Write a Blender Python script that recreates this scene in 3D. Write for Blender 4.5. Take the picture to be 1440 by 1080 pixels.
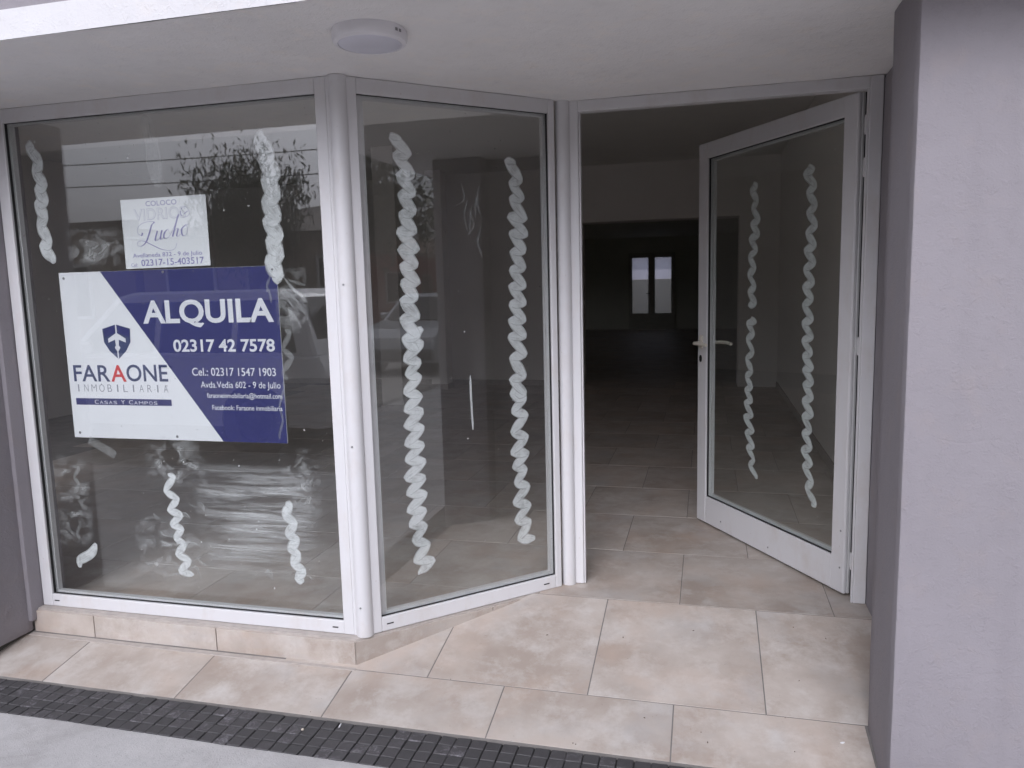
import bpy, bmesh, math, random
from mathutils import Vector, Matrix, noise
R = math.radians
rnd = random.Random(7)
sc = bpy.context.scene
for o in list(bpy.data.objects):
    bpy.data.objects.remove(o)
C = sc.collection

# ------------------------------------------------------------------ camera
cam = bpy.data.cameras.new('camera'); co = bpy.data.objects.new('camera', cam); C.objects.link(co)
cam.sensor_width = 36.0; cam.lens = 36.0 * 1067.39 / 1440.0; cam.clip_start = 0.05; cam.clip_end = 500
yaw, pitch, roll = 0.2523, 0.1286, -0.0249
fw = Vector((-math.sin(yaw) * math.cos(pitch), math.cos(yaw) * math.cos(pitch), -math.sin(pitch)))
rt = Vector((math.cos(yaw), math.sin(yaw), 0)); up = rt.cross(fw)
r2 = math.cos(roll) * rt + math.sin(roll) * up; u2 = -math.sin(roll) * rt + math.cos(roll) * up
M = Matrix((r2, u2, -fw)).transposed().to_4x4(); M.translation = Vector((1.0146, -3.0837, 1.3309))
co.matrix_world = M
cam.dof.use_dof = False
sc.camera = co

# ------------------------------------------------------------------ world, sun, exposure
SUN_EL, SUN_AZ = R(38), R(181)          # azimuth: compass angle the light comes from (from +y, clockwise)
w = bpy.data.worlds.new('World'); sc.world = w; w.use_nodes = True
nt = w.node_tree; nt.nodes.clear()
sky = nt.nodes.new('ShaderNodeTexSky'); sky.sky_type = 'NISHITA'; sky.sun_disc = False
sky.sun_elevation = SUN_EL; sky.sun_rotation = SUN_AZ
sky.dust_density = 6.0; sky.air_density = 1.6; sky.ozone_density = 1.0
bw = nt.nodes.new('ShaderNodeRGBToBW'); nt.links.new(sky.outputs[0], bw.inputs[0])
tint = nt.nodes.new('ShaderNodeMix'); tint.data_type = 'RGBA'; tint.blend_type = 'MULTIPLY'
tint.inputs['Factor'].default_value = 1.0
nt.links.new(bw.outputs[0], tint.inputs['A']); tint.inputs['B'].default_value = (0.95, 0.975, 1.13, 1)
mx = nt.nodes.new('ShaderNodeMix'); mx.data_type = 'RGBA'; mx.inputs['Factor'].default_value = 0.90
nt.links.new(sky.outputs[0], mx.inputs['A']); nt.links.new(tint.outputs['Result'], mx.inputs['B'])
# cloud deck: soft broken grey, same in every direction
tc = nt.nodes.new('ShaderNodeTexCoord'); cn = nt.nodes.new('ShaderNodeTexNoise')
cn.inputs['Scale'].default_value = 2.2; cn.inputs['Detail'].default_value = 4
nt.links.new(tc.outputs['Generated'], cn.inputs['Vector'])
cr = nt.nodes.new('ShaderNodeMapRange'); cr.inputs['From Min'].default_value = 0.25; cr.inputs['From Max'].default_value = 0.75
cr.inputs['To Min'].default_value = 0.86; cr.inputs['To Max'].default_value = 1.10
nt.links.new(cn.outputs[0], cr.inputs[0])
cm = nt.nodes.new('ShaderNodeMix'); cm.data_type = 'RGBA'; cm.blend_type = 'MULTIPLY'; cm.inputs['Factor'].default_value = 1
nt.links.new(mx.outputs['Result'], cm.inputs['A']); nt.links.new(cr.outputs[0], cm.inputs['B'])
bg = nt.nodes.new('ShaderNodeBackground'); bg.inputs['Strength'].default_value = 0.15
nt.links.new(cm.outputs['Result'], bg.inputs[0])
wo = nt.nodes.new('ShaderNodeOutputWorld'); nt.links.new(bg.outputs[0], wo.inputs[0])

sl = bpy.data.lights.new('sun', 'SUN'); sl.energy = 0.52; sl.angle = R(40); sl.color = (1.0, 0.97, 0.94)
so = bpy.data.objects.new('sun', sl); C.objects.link(so)
sd = Vector((math.sin(SUN_AZ) * math.cos(SUN_EL), math.cos(SUN_AZ) * math.cos(SUN_EL), math.sin(SUN_EL)))
so.rotation_euler = sd.to_track_quat('Z', 'Y').to_euler(); so.location = (0, -8, 12)
vs = sc.view_settings
vs.view_transform = 'Standard'; vs.look = 'None'; vs.gamma = 1; vs.use_curve_mapping = False; vs.exposure = 0.36
sc.cycles.max_bounces = 10; sc.cycles.diffuse_bounces = 6; sc.cycles.transparent_max_bounces = 24
sc.cycles.caustics_reflective = False; sc.cycles.caustics_refractive = False
sc.cycles.use_denoising = True

# ------------------------------------------------------------------ materials
MT = {}
class NG:
    def __init__(s, name):
        m = bpy.data.materials.new(name); m.use_nodes = True; s.m = m; s.t = m.node_tree
        s.t.nodes.clear(); s.out = s.n('ShaderNodeOutputMaterial'); MT[name] = m
    def n(s, ty, **kw):
        nd = s.t.nodes.new(ty)
        for k, v in kw.items(): setattr(nd, k, v)
        return nd
    def l(s, a, b): s.t.links.new(a, b)
    def noise(s, scale, detail=4, rough=0.55, vec=None, dist=0.0):
        nd = s.n('ShaderNodeTexNoise'); nd.inputs['Scale'].default_value = scale
        nd.inputs['Detail'].default_value = detail; nd.inputs['Roughness'].default_value = rough
        nd.inputs['Distortion'].default_value = dist
        if vec is not None: s.l(vec, nd.inputs['Vector'])
        return nd.outputs[0]
    def ramp(s, x, stops):
        nd = s.n('ShaderNodeValToRGB'); e = nd.color_ramp.elements
        while len(e) < len(stops): e.new(0.5)
        for i, (p, c) in enumerate(stops):
            e[i].position = p; e[i].color = (c, c, c, 1) if isinstance(c, (int, float)) else (*c, 1)
        s.l(x, nd.inputs[0]); return nd.outputs[0]
    def mix(s, f, a, b, mode='MIX'):
        nd = s.n('ShaderNodeMix', data_type='RGBA', blend_type=mode)
        for sock, v in ((nd.inputs['Factor'], f), (nd.inputs['A'], a), (nd.inputs['B'], b)):
            if hasattr(v, 'links'): s.l(v, sock)
            elif isinstance(v, (int, float)): sock.default_value = v
            else: sock.default_value = (*v, 1)
        return nd.outputs['Result']
    def math(s, op, a, b=0.0, c=0.0):
        nd = s.n('ShaderNodeMath', operation=op)
        for i, v in enumerate((a, b, c)):
            if hasattr(v, 'links'): s.l(v, nd.inputs[i])
            else: nd.inputs[i].default_value = v
        return nd.outputs[0]
    def coords(s, kind='Object', scale=None, rnd_off=False):
        t = s.n('ShaderNodeTexCoord').outputs[kind]
        if rnd_off:
            oi = s.n('ShaderNodeObjectInfo'); v = s.n('ShaderNodeVectorMath', operation='MULTIPLY_ADD')
            s.l(oi.outputs['Random'], v.inputs[0]); v.inputs[1].default_value = (37, 53, 11); s.l(t, v.inputs[2]); t = v.outputs[0]
        if scale:
            mp = s.n('ShaderNodeMapping'); mp.inputs['Scale'].default_value = scale; s.l(t, mp.inputs[0]); t = mp.outputs[0]
        return t
    def bsdf(s, col, rough=0.5, bump=None, bs=0.2, bd=0.002, **kw):
        b = s.n('ShaderNodeBsdfPrincipled')
        if hasattr(col, 'links'): s.l(col, b.inputs['Base Color'])
        else: b.inputs['Base Color'].default_value = (*col, 1)
        if hasattr(rough, 'links'): s.l(rough, b.inputs['Roughness'])
        else: b.inputs['Roughness'].default_value = rough
        for k, v in kw.items(): b.inputs[k.replace('_', ' ')].default_value = v
        if bump is not None:
            bp = s.n('ShaderNodeBump'); bp.inputs['Strength'].default_value = bs; bp.inputs['Distance'].default_value = bd
            s.l(bump, bp.inputs['Height']); s.l(bp.outputs[0], b.inputs['Normal'])
        return b
    def done(s, sh): s.l(sh.outputs[0] if hasattr(sh, 'outputs') else sh, s.out.inputs[0]); return s.m

def plain(name, col, rough=0.5, var=0.12, scale=6, bump=0.0, **kw):
    g = NG(name); v = g.coords('Object', rnd_off=True); n = g.noise(scale, 5, 0.6, v)
    c = g.mix(n, [x * (1 - var) for x in col], [min(1, x * (1 + var)) for x in col])
    g.done(g.bsdf(c, rough, g.noise(scale * 12, 3, 0.6, v) if bump else None, bump, 0.002, **kw))

def stucco(name, col, fine=1.0):
    g = NG(name); v = g.coords('Object')
    big = g.noise(1.3, 5, 0.6, v); mid = g.noise(9, 6, 0.65, v); grain = g.noise(170 * fine, 4, 0.6, v)
    tr = g.noise(8, 6, 0.62, v, 0.9); cl = g.ramp(g.noise(1.7, 3, 0.5, v, 0.5), [(0.490, 0), (0.498, 1), (0.506, 0)])
    c = g.mix(g.ramp(big, [(0.3, 0), (0.72, 1)]), [x * 0.93 for x in col], [x * 1.05 for x in col])
    c = g.mix(g.math('MULTIPLY', g.ramp(mid, [(0.52, 0), (0.75, 1)]), 0.35), c, (col[0] * 1.13, col[1] * 1.04, col[2] * 0.93))
    streak = g.noise(5, 4, 0.6, g.coords('Object', (3, 3, 0.25)))
    c = g.mix(g.math('MULTIPLY', g.ramp(streak, [(0.55, 0), (0.8, 1)]), 0.22), c, [x * 0.75 for x in col])
    sm_ = g.ramp(g.noise(16, 5, 0.6, v, 0.4), [(0.66, 0), (0.78, 1)]); c = g.mix(g.math('MULTIPLY', sm_, 0.25), c, [x * 0.72 for x in col])
    ls = g.ramp(g.noise(3.7, 4, 0.6, g.coords('Object', (1, 1, 0.6)), 0.5), [(0.58, 0), (0.74, 1)]); c = g.mix(g.math('MULTIPLY', ls, 0.20), c, (col[0] * 1.22, col[1] * 1.20, col[2] * 1.16))
    h = g.math('ADD', g.math('MULTIPLY', grain, 0.60), g.math('ADD', g.math('ADD', g.math('MULTIPLY', tr, 1.1), g.math('MULTIPLY', g.math('MULTIPLY', cl, g.ramp(g.noise(3.1, 2, 0.5, v), [(0.48, 0), (0.6, 1)])), -0.22)), g.math('MULTIPLY', g.ramp(g.noise(30, 6, 0.72, v, 0.3), [(0.50, 0), (0.75, 1)]), 0.6)))
    g.done(g.bsdf(c, 0.82, h, 0.85, 0.0022, Specular_IOR_Level=0.25))
stucco('lavender_plaster', (0.282, 0.264, 0.282))
stucco('white_plaster_dimmed', (0.66, 0.655, 0.665), 0.6)  # soffit's white plaster, darkened in colour to offset the sun on the fascia
stucco('white_plaster', (0.88, 0.87, 0.865), 0.6)

# pvc frames: white with grubby marks of their own
g = NG('white_pvc'); v = g.coords('Object')
d1 = g.ramp(g.noise(7, 6, 0.7, g.coords('Object', (1, 1, 0.5))), [(0.50, 0), (0.76, 1)])
d2 = g.ramp(g.noise(60, 3, 0.6, v), [(0.70, 0), (0.76, 1)])
c = g.mix(g.math('MULTIPLY', d1, 0.34), (0.645, 0.64, 0.65), (0.49, 0.41, 0.34))
c = g.mix(g.math('MULTIPLY', d2, 0.5), c, (0.33, 0.24, 0.18))
g.done(g.bsdf(c, g.math('ADD', 0.34, g.math('MULTIPLY', d1, 0.3)), g.noise(5, 2, 0.5, v), 0.05, 0.004))
plain('cream_handle', (0.70, 0.66, 0.58), 0.35)
plain('black_rubber', (0.012, 0.012, 0.013), 0.6)
plain('grey_bead', (0.50, 0.50, 0.50), 0.45)
plain('lamp_body', (0.78, 0.77, 0.80), 0.45)
plain('lamp_diffuser', (0.70, 0.70, 0.78), 0.35)
plain('metal_screw', (0.30, 0.30, 0.31), 0.35, Metallic=0.8)

# glazed stone-look floor tiles: each tile its own clouding
def tilemat(name, base, dark, light):
    g = NG(name); v = g.coords('Object', rnd_off=True)
    n1 = g.noise(3.4, 7, 0.60, v, 0.1); n2 = g.noise(6.5, 8, 0.70, v, 0.12); n3 = g.noise(90, 3, 0.6, v)
    c = g.mix(g.ramp(n1, [(0.36, 0), (0.62, 1)]), dark, base)
    c = g.mix(g.ramp(n2, [(0.48, 0), (0.74, 0.85)]), c, light)
    st = g.ramp(g.noise(5.0, 9, 0.76, v, 0.15), [(0.54, 0), (0.74, 1)])
    c = g.mix(g.math('MULTIPLY', st, 0.70), c, (0.33, 0.26, 0.215))
    wp = g.ramp(g.noise(2.3, 5, 0.6, v, 0.2), [(0.50, 0), (0.72, 1)]); c = g.mix(g.math('MULTIPLY', wp, 0.55), c, (0.50, 0.385, 0.31))
    gp = g.ramp(g.noise(2.9, 6, 0.65, g.coords('Object', (1, 1, 3), rnd_off=True)), [(0.54, 0), (0.72, 1)]); c = g.mix(g.math('MULTIPLY', gp, 0.50), c, (0.40, 0.39, 0.385))
    sp = g.ramp(n3, [(0.69, 0), (0.73, 1)])
    c = g.mix(g.math('MULTIPLY', sp, 0.35), c, (0.16, 0.12, 0.10))
    oi = g.n('ShaderNodeObjectInfo')
    c = g.mix(1.0, c, g.ramp(oi.outputs['Random'], [(0, 0.90), (1, 1.06)]), 'MULTIPLY')
    ro = g.math('ADD', 0.34, g.math('MULTIPLY', n2, 0.32))
    g.done(g.bsdf(c, ro, g.noise(40, 4, 0.6, v), 0.12, 0.0015, Specular_IOR_Level=0.4))
tilemat('beige_tile', (0.475, 0.425, 0.382), (0.355, 0.298, 0.255), (0.575, 0.550, 0.520))
plain('grout', (0.18, 0.168, 0.158), 0.9, 0.55, 9, 0.4)
plain('mortar', (0.42, 0.38, 0.35), 0.9, 0.3, 25, 0.5)
plain('dark_grout', (0.035, 0.034, 0.033), 0.95, 0.4, 30, 0.4)
plain('shaded_gap', (0.10, 0.10, 0.085), 0.95, 0.3, 30, 0.5)  # gap of missing plaster, its shadow put into the dark colour

g = NG('black_mosaic'); v = g.coords('Object', rnd_off=True)
sc_ = g.ramp(g.noise(42, 6, 0.75, v, 0.8), [(0.50, 0), (0.66, 1)])
oi = g.n('ShaderNodeObjectInfo')
amt = g.math('MULTIPLY', sc_, g.ramp(oi.outputs['Random'], [(0.62, 0.04), (0.95, 0.75)]))
c = g.mix(amt, g.mix(oi.outputs['Random'], (0.050, 0.048, 0.050), (0.064, 0.060, 0.063)), (0.24, 0.23, 0.25))
g.done(g.bsdf(c, 0.62, g.noise(60, 5, 0.7, v), 0.5, 0.003))

g = NG('pale_concrete'); v = g.coords('Object')
a = g.noise(1.6, 7, 0.65, v); b = g.noise(24, 6, 0.7, v); d = g.noise(220, 3, 0.6, v)
c = g.mix(g.ramp(a, [(0.3, 0), (0.7, 1)]), (0.40, 0.388, 0.385), (0.49, 0.48, 0.478))
c = g.mix(g.math('MULTIPLY', g.ramp(b, [(0.5, 0), (0.8, 1)]), 0.5), c, (0.30, 0.29, 0.29))
c = g.mix(g.math('MULTIPLY', g.ramp(d, [(0.56, 0), (0.70, 1)]), 0.5), c, (0.22, 0.21, 0.21))
c = g.mix(g.math('MULTIPLY', g.ramp(g.noise(4.5, 6, 0.7, v, 0.4), [(0.52, 0), (0.72, 1)]), 0.35), c, (0.58, 0.57, 0.56))
c = g.mix(g.math('MULTIPLY', g.ramp(g.noise(2.4, 7, 0.72, v, 0.6), [(0.55, 0), (0.70, 1)]), 0.45), c, (0.30, 0.28, 0.27))
g.done(g.bsdf(c, 0.9, g.math('ADD', d, b), 0.5, 0.003, Specular_IOR_Level=0.2))

plain('pale_road', (0.36, 0.34, 0.32), 0.9, 0.3, 3, 0.5)  # road colour lightened to bounce more light up under the canopy
plain('kerb_stone', (0.20, 0.19, 0.18), 0.9, 0.25, 5, 0.3)
plain('earth', (0.14, 0.12, 0.09), 0.95, 0.3, 0.6)
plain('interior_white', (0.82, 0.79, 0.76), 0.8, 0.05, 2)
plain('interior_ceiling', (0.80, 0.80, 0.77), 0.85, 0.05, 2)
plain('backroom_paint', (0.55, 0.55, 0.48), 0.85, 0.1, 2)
plain('dark_wood', (0.40, 0.39, 0.34), 0.5, 0.2, 8)
plain('bark', (0.10, 0.075, 0.055), 0.9, 0.3, 8, 0.6)
plain('white_paint', (0.78, 0.78, 0.80), 0.22, 0.02, 2)
plain('silver_paint', (0.42, 0.43, 0.45), 0.3, 0.02, 2, Metallic=0.5)
plain('car_glass', (0.012, 0.013, 0.015), 0.05, 0.02, 2)
plain('tyre', (0.015, 0.015, 0.016), 0.8)
plain('rim', (0.38, 0.38, 0.39), 0.35, Metallic=0.7)
plain('lamp_red', (0.35, 0.01, 0.01), 0.25)
plain('lamp_clear', (0.65, 0.65, 0.68), 0.15)
plain('bumper', (0.04, 0.04, 0.042), 0.6)
plain('wood_pole', (0.20, 0.16, 0.12), 0.9, 0.2, 5, 0.4)
plain('cable', (0.01, 0.01, 0.01), 0.6)
plain('house_brown', (0.34, 0.28, 0.235), 0.9, 0.2, 1.5, 0.4)
plain('house_cream', (0.48, 0.43, 0.37), 0.9, 0.15, 1.5, 0.4)
plain('house_red', (0.30, 0.11, 0.085), 0.9, 0.2, 3, 0.4)
plain('roof_grey', (0.24, 0.21, 0.19), 0.85, 0.25, 2, 0.4)
plain('scrap_white', (0.80, 0.80, 0.82), 0.7, 0.03)
plain('pebble', (0.50, 0.45, 0.38), 0.9)
for nme, col in (('leaf_dark', (0.035, 0.055, 0.022)), ('leaf_mid', (0.06, 0.085, 0.03))):
    g = NG(nme); v = g.coords('Object'); n = g.noise(1.2, 3, 0.6, v)
    c = g.mix(n, [x * 0.6 for x in col], [x * 1.5 for x in col])
    g.done(g.bsdf(c, 0.55))
# prints
plain('print_white', (0.74, 0.75, 0.79), 0.35, 0.03, 3)
plain('board_white', (0.80, 0.81, 0.84), 0.30, 0.04, 3)
plain('print_navy', (0.030, 0.033, 0.150), 0.28, 0.10, 3)
plain('print_slate', (0.045, 0.06, 0.15), 0.4, 0.05)
plain('print_red', (0.62, 0.035, 0.04), 0.4, 0.05)
plain('print_grey', (0.30, 0.31, 0.36), 0.4, 0.05)
plain('print_lilac', (0.27, 0.26, 0.50), 0.6, 0.1)
plain('print_faint', (0.50, 0.51, 0.62), 0.6, 0.1)
plain('paper', (0.82, 0.84, 0.86), 0.6, 0.03, 3)
# lit signal lens: it gives off light
g = NG('red_signal'); e = g.n('ShaderNodeEmission'); e.inputs[0].default_value = (1, 0.03, 0.02, 1); e.inputs[1].default_value = 6; g.done(e)

# window glass: clear sheet with a Schlick reflection on both faces and a thin film of dust
def glassmat(name, dust=0.02, tintc=(0.972, 0.982, 0.976), smear=0.0):
    g = NG(name); v = g.coords('Object')
    geo = g.n('ShaderNodeNewGeometry'); dp = g.n('ShaderNodeVectorMath', operation='DOT_PRODUCT')
    g.l(geo.outputs['Normal'], dp.inputs[0]); g.l(geo.outputs['Incoming'], dp.inputs[1])
    cth = g.math('ABSOLUTE', dp.outputs['Value'])
    fr = g.math('MULTIPLY_ADD', g.math('POWER', g.math('SUBTRACT', 1.0, cth), 5.0), 0.918, 0.082)
    tr = g.n('ShaderNodeBsdfTransparent'); tr.inputs[0].default_value = (*tintc, 1)
    gl = g.n('ShaderNodeBsdfGlossy'); gl.inputs['Roughness'].default_value = 0.015; gl.inputs[0].default_value = (1, 1, 1, 1)
    m1 = g.n('ShaderNodeMixShader'); g.l(fr, m1.inputs[0]); g.l(tr.outputs[0], m1.inputs[1]); g.l(gl.outputs[0], m1.inputs[2])
    # the panes are not perfectly flat
    bp = g.n('ShaderNodeBump'); bp.inputs['Strength'].default_value = 0.02; bp.inputs['Distance'].default_value = 0.004
    g.l(g.noise(2.2, 2, 0.5, v), bp.inputs['Height']); g.l(bp.outputs[0], gl.inputs['Normal'])
    df = g.n('ShaderNodeBsdfDiffuse'); df.inputs[0].default_value = (0.62, 0.62, 0.60, 1)
    film = g.math('MULTIPLY', g.noise(3.0, 6, 0.7, v), dust)
    specks = g.ramp(g.noise(85, 2, 0.5, v), [(0.755, 0), (0.78, 0.45)])
    f = g.math('MAXIMUM', film, specks)
    m2 = g.n('ShaderNodeMixShader'); g.l(f, m2.inputs[0]); g.l(m1.outputs[0], m2.inputs[1]); g.l(df.outputs[0], m2.inputs[2])
    g.done(m2)
glassmat('window_glass', 0.020)
glassmat('door_glass', 0.022, (0.955, 0.972, 0.962))

# whitewash: streaky semi-opaque brush strokes (uv: along, across the brush)
def wash(name, lo, hi, dens, col=(0.74, 0.76, 0.77), su=1.5, sv=34.0):
    g = NG(name); uv = g.n('ShaderNodeUVMap')
    mp = g.n('ShaderNodeMapping'); mp.inputs['Scale'].default_value = (su, sv, 1); g.l(uv.outputs[0], mp.inputs[0])
    s = g.noise(1.0, 5, 0.65, mp.outputs[0]); p = g.noise(26, 5, 0.7, g.coords('Object'))
    al = g.ramp(g.math('MULTIPLY_ADD', p, 0.40, g.math('MULTIPLY', s, 0.66)), [(lo, dens * 0.12), (hi, dens)])
    sx = g.n('ShaderNodeSeparateXYZ'); g.l(uv.outputs[0], sx.inputs[0])
    edge = g.ramp(g.math('ABSOLUTE', g.math('MULTIPLY_ADD', sx.outputs[1], 2.0, -1.0)), [(0.72, 1), (1.0, 0.45)])
    al = g.math('MULTIPLY', al, edge)
    d = g.n('ShaderNodeBsdfDiffuse'); d.inputs[0].default_value = (*col, 1)
    t = g.n('ShaderNodeBsdfTranslucent'); t.inputs[0].default_value = (*col, 1)
    ms = g.n('ShaderNodeMixShader'); ms.inputs[0].default_value = 0.15; g.l(d.outputs[0], ms.inputs[1]); g.l(t.outputs[0], ms.inputs[2])
    tr = g.n('ShaderNodeBsdfTransparent')
    m = g.n('ShaderNodeMixShader'); g.l(al, m.inputs[0]); g.l(tr.outputs[0], m.inputs[1]); g.l(ms.outputs[0], m.inputs[2]); g.done(m)
wash('whitewash', 0.37, 0.53, 0.95, (0.84, 0.86, 0.87))
wash('whitewash_thin', 0.40, 0.75, 0.45)
wash('whitewash_smear', 0.46, 0.74, 0.55, su=1.2, sv=9.0)
def film(name, sc_, lo, hi, dens, dist):
    g = NG(name); uv = g.n('ShaderNodeUVMap')
    n1 = g.noise(1.0, 7, 0.68, g.coords('Object', sc_), dist); sx = g.n('ShaderNodeSeparateXYZ'); g.l(uv.outputs[0], sx.inputs[0])
    fall = None
    for k in (0, 1):
        q = g.math('MULTIPLY', g.math('MULTIPLY', sx.outputs[k], g.math('SUBTRACT', 1.0, sx.outputs[k])), 4.0)
        fall = q if fall is None else g.math('MULTIPLY', fall, q)
    al = g.math('MULTIPLY', g.ramp(n1, [(lo, 0), (hi, dens)]), g.math('POWER', fall, 0.6))
    d = g.n('ShaderNodeBsdfDiffuse'); d.inputs[0].default_value = (0.74, 0.75, 0.76, 1); tr = g.n('ShaderNodeBsdfTransparent')
    m = g.n('ShaderNodeMixShader'); g.l(al, m.inputs[0]); g.l(tr.outputs[0], m.inputs[1]); g.l(d.outputs[0], m.inputs[2]); g.done(m)
film('wiped_film', (3.0, 1, 40), 0.43, 0.74, 0.72, 0.6)
film('wiped_cloud', (11, 1, 17), 0.46, 0.74, 0.66, 0.8)
# frosted panes of the far door: pass daylight diffusely
for nme, col in (('frosted_pane', (0.80, 0.82, 0.92)), ('frosted_pane_dim', (0.50, 0.51, 0.52))):  # second copy has the darker view behind the glass put into its colour
    g = NG(nme); t = g.n('ShaderNodeBsdfTranslucent'); t.inputs[0].default_value = (*col, 1)
    tr = g.n('ShaderNodeBsdfTransparent'); tr.inputs[0].default_value = (*col, 1); m = g.n('ShaderNodeMixShader'); m.inputs[0].default_value = 0.45
    g.l(t.outputs[0], m.inputs[1]); g.l(tr.outputs[0], m.inputs[2]); g.done(m)

# ------------------------------------------------------------------ mesh helpers
def link(name, me, mat=None, parent=None, loc=None):
    o = bpy.data.objects.new(name, me); C.objects.link(o)
    if mat is not None and me is not None:
        me.materials.clear(); me.materials.append(MT[mat])
    if parent is not None: o.parent = parent
    if loc is not None: o.location = loc
    return o
def mesh(bm, name='m', smooth=False):
    me = bpy.data.meshes.new(name); bm.normal_update(); bm.to_mesh(me); bm.free()
    if smooth:
        for p in me.polygons: p.use_smooth = True
        me.set_sharp_from_angle(angle=R(40))
    return me
def abox(bm, x0, x1, y0, y1, z0, z1, bev=0.0, seg=1):
    vs_ = [bm.verts.new((x, y, z)) for z in (z0, z1) for x, y in ((x0, y0), (x1, y0), (x1, y1), (x0, y1))]
    fs = [(0, 3, 2, 1), (4, 5, 6, 7), (0, 1, 5, 4), (1, 2, 6, 5), (2, 3, 7, 6), (3, 0, 4, 7)]
    faces = [bm.faces.new([vs_[i] for i in f]) for f in fs]
    if bev > 0:
        es = list({e for f in faces for e in f.edges})
        bmesh.ops.bevel(bm, geom=es, offset=bev, segments=seg, affect='EDGES', profile=0.5)
def box(name, x0, x1, y0, y1, z0, z1, mat, parent=None, bev=0.0, seg=1):
    bm = bmesh.new(); abox(bm, x0, x1, y0, y1, z0, z1, bev, seg); return link(name, mesh(bm, name), mat, parent)
def aprism(bm, pts, z0, z1):
    if sum(pts[i][0] * pts[(i + 1) % len(pts)][1] - pts[(i + 1) % len(pts)][0] * pts[i][1] for i in range(len(pts))) < 0: pts = pts[::-1]
    a = [bm.verts.new((x, y, z0)) for x, y in pts]; b = [bm.verts.new((x, y, z1)) for x, y in pts]; n = len(pts)
    bm.faces.new(a[::-1]); bm.faces.new(b)
    for i in range(n): bm.faces.new((a[i], a[(i + 1) % n], b[(i + 1) % n], b[i]))
def atube(bm, pts, rads, n=8):
    rings = []
    pts = [Vector(p) for p in pts]
    for i, p in enumerate(pts):
        d = (pts[min(i + 1, len(pts) - 1)] - pts[max(i - 1, 0)]).normalized()
        s = d.orthogonal().normalized(); t = d.cross(s); r = rads[i] if isinstance(rads, (list, tuple)) else rads
        rings.append([bm.verts.new(p + r * (math.cos(2 * math.pi * k / n) * s + math.sin(2 * math.pi * k / n) * t)) for k in range(n)])
    for i in range(1, len(rings)):
        # align ring start to keep quads untwisted
        a, b = rings[i - 1], rings[i]
        k0 = min(range(n), key=lambda k: (b[k].co - a[0].co).length)
        b = b[k0:] + b[:k0]; rings[i] = b
        for k in range(n): bm.faces.new((a[k], a[(k + 1) % n], b[(k + 1) % n], b[k]))
    bm.faces.new(rings[0][::-1]); bm.faces.new(rings[-1])
def alathe(bm, prof, n=32, origin=(0, 0, 0)):
    ox, oy, oz = origin; rings = []
    for r, z in prof: rings.append([bm.verts.new((ox + r * math.cos(2 * math.pi * k / n), oy + r * math.sin(2 * math.pi * k / n), oz + z)) for k in range(n)])
    for a, b in zip(rings, rings[1:]):
        for k in range(n): bm.faces.new((a[k], a[(k + 1) % n], b[(k + 1) % n], b[k]))
    bm.faces.new(rings[0][::-1]); bm.faces.new(rings[-1])
def tag(o, label, cat, group=None):
    o['label'] = label; o['category'] = cat
    if group: o['group'] = group
    return o
def struct(o): o['kind'] = 'structure'; return o
def empty(name, loc, rz=0.0):
    o = bpy.data.objects.new(name, None); C.objects.link(o); o.location = loc; o.rotation_euler = (0, 0, rz); o.empty_display_size = 0.1; return o

# ------------------------------------------------------------------ levels
H = 2.084; S = 0.1793; TL = 0.6
YA, YF = -0.5906, -0.846               # joints of the sloped entrance floor
ZW = -0.160                            # footpath level
ZR = -0.300                            # road level
P1 = Vector((-0.254, -0.530)); P2 = Vector((0.4475, 0.142))
DV = (P2 - P1).normalized(); AS = math.atan2(DV.y, DV.x)
ramp = lambda y: S * y

# ------------------------------------------------------------------ ground, street
g_ = struct(box('ground', -160, 160, -160, 160, -0.62, -0.50, 'earth'))
rd = struct(box('road', -120, 120, -11.0, -3.66, -0.48, ZR, 'pale_road'))
bm = bmesh.new(); nx, ny = 90, 24
grid = [[bm.verts.new((-6 + 12 * i / nx, -3.5 + 2.452 * j / ny, ZW)) for i in range(nx + 1)] for j in range(ny + 1)]
for j in range(ny):
    for i in range(nx): bm.faces.new((grid[j][i], grid[j][i + 1], grid[j + 1][i + 1], grid[j + 1][i]))
for j in range(ny + 1):
    for i in range(nx + 1):
        v_ = grid[j][i]; e = noise.noise(Vector((v_.co.x * 3, v_.co.y * 3, 0))) * 0.003
        v_.co.z += e
        if j == ny: v_.co.y += noise.noise(Vector((v_.co.x * 9, 3, 1))) * 0.010
ed = [bm.verts.new((v_.co.x, v_.co.y, ZW - 0.3)) for v_ in grid[ny]]
for i in range(nx): bm.faces.new((grid[ny][i], grid[ny][i + 1], ed[i + 1], ed[i]))
struct(link('footpath', mesh(bm, 'footpath', True), 'pale_concrete'))
for nme, x0, x1 in (('footpath_further', 6.0, 120), ('footpath_further', -120, -6.0)):
    struct(box(nme, x0, x1, -3.5, -0.9, -0.48, ZW, 'pale_concrete'))
struct(box('kerb', -120, 120, -3.66, -3.50, -0.48, ZW - 0.004, 'kerb_stone'))
struct(box('kerb_opposite', -120, 120, -11.16, -11.0, -0.48, ZW - 0.004, 'kerb_stone'))
struct(box('footpath_opposite', -120, 120, -13.0, -11.16, -0.48, ZW, 'pale_concrete'))

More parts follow.
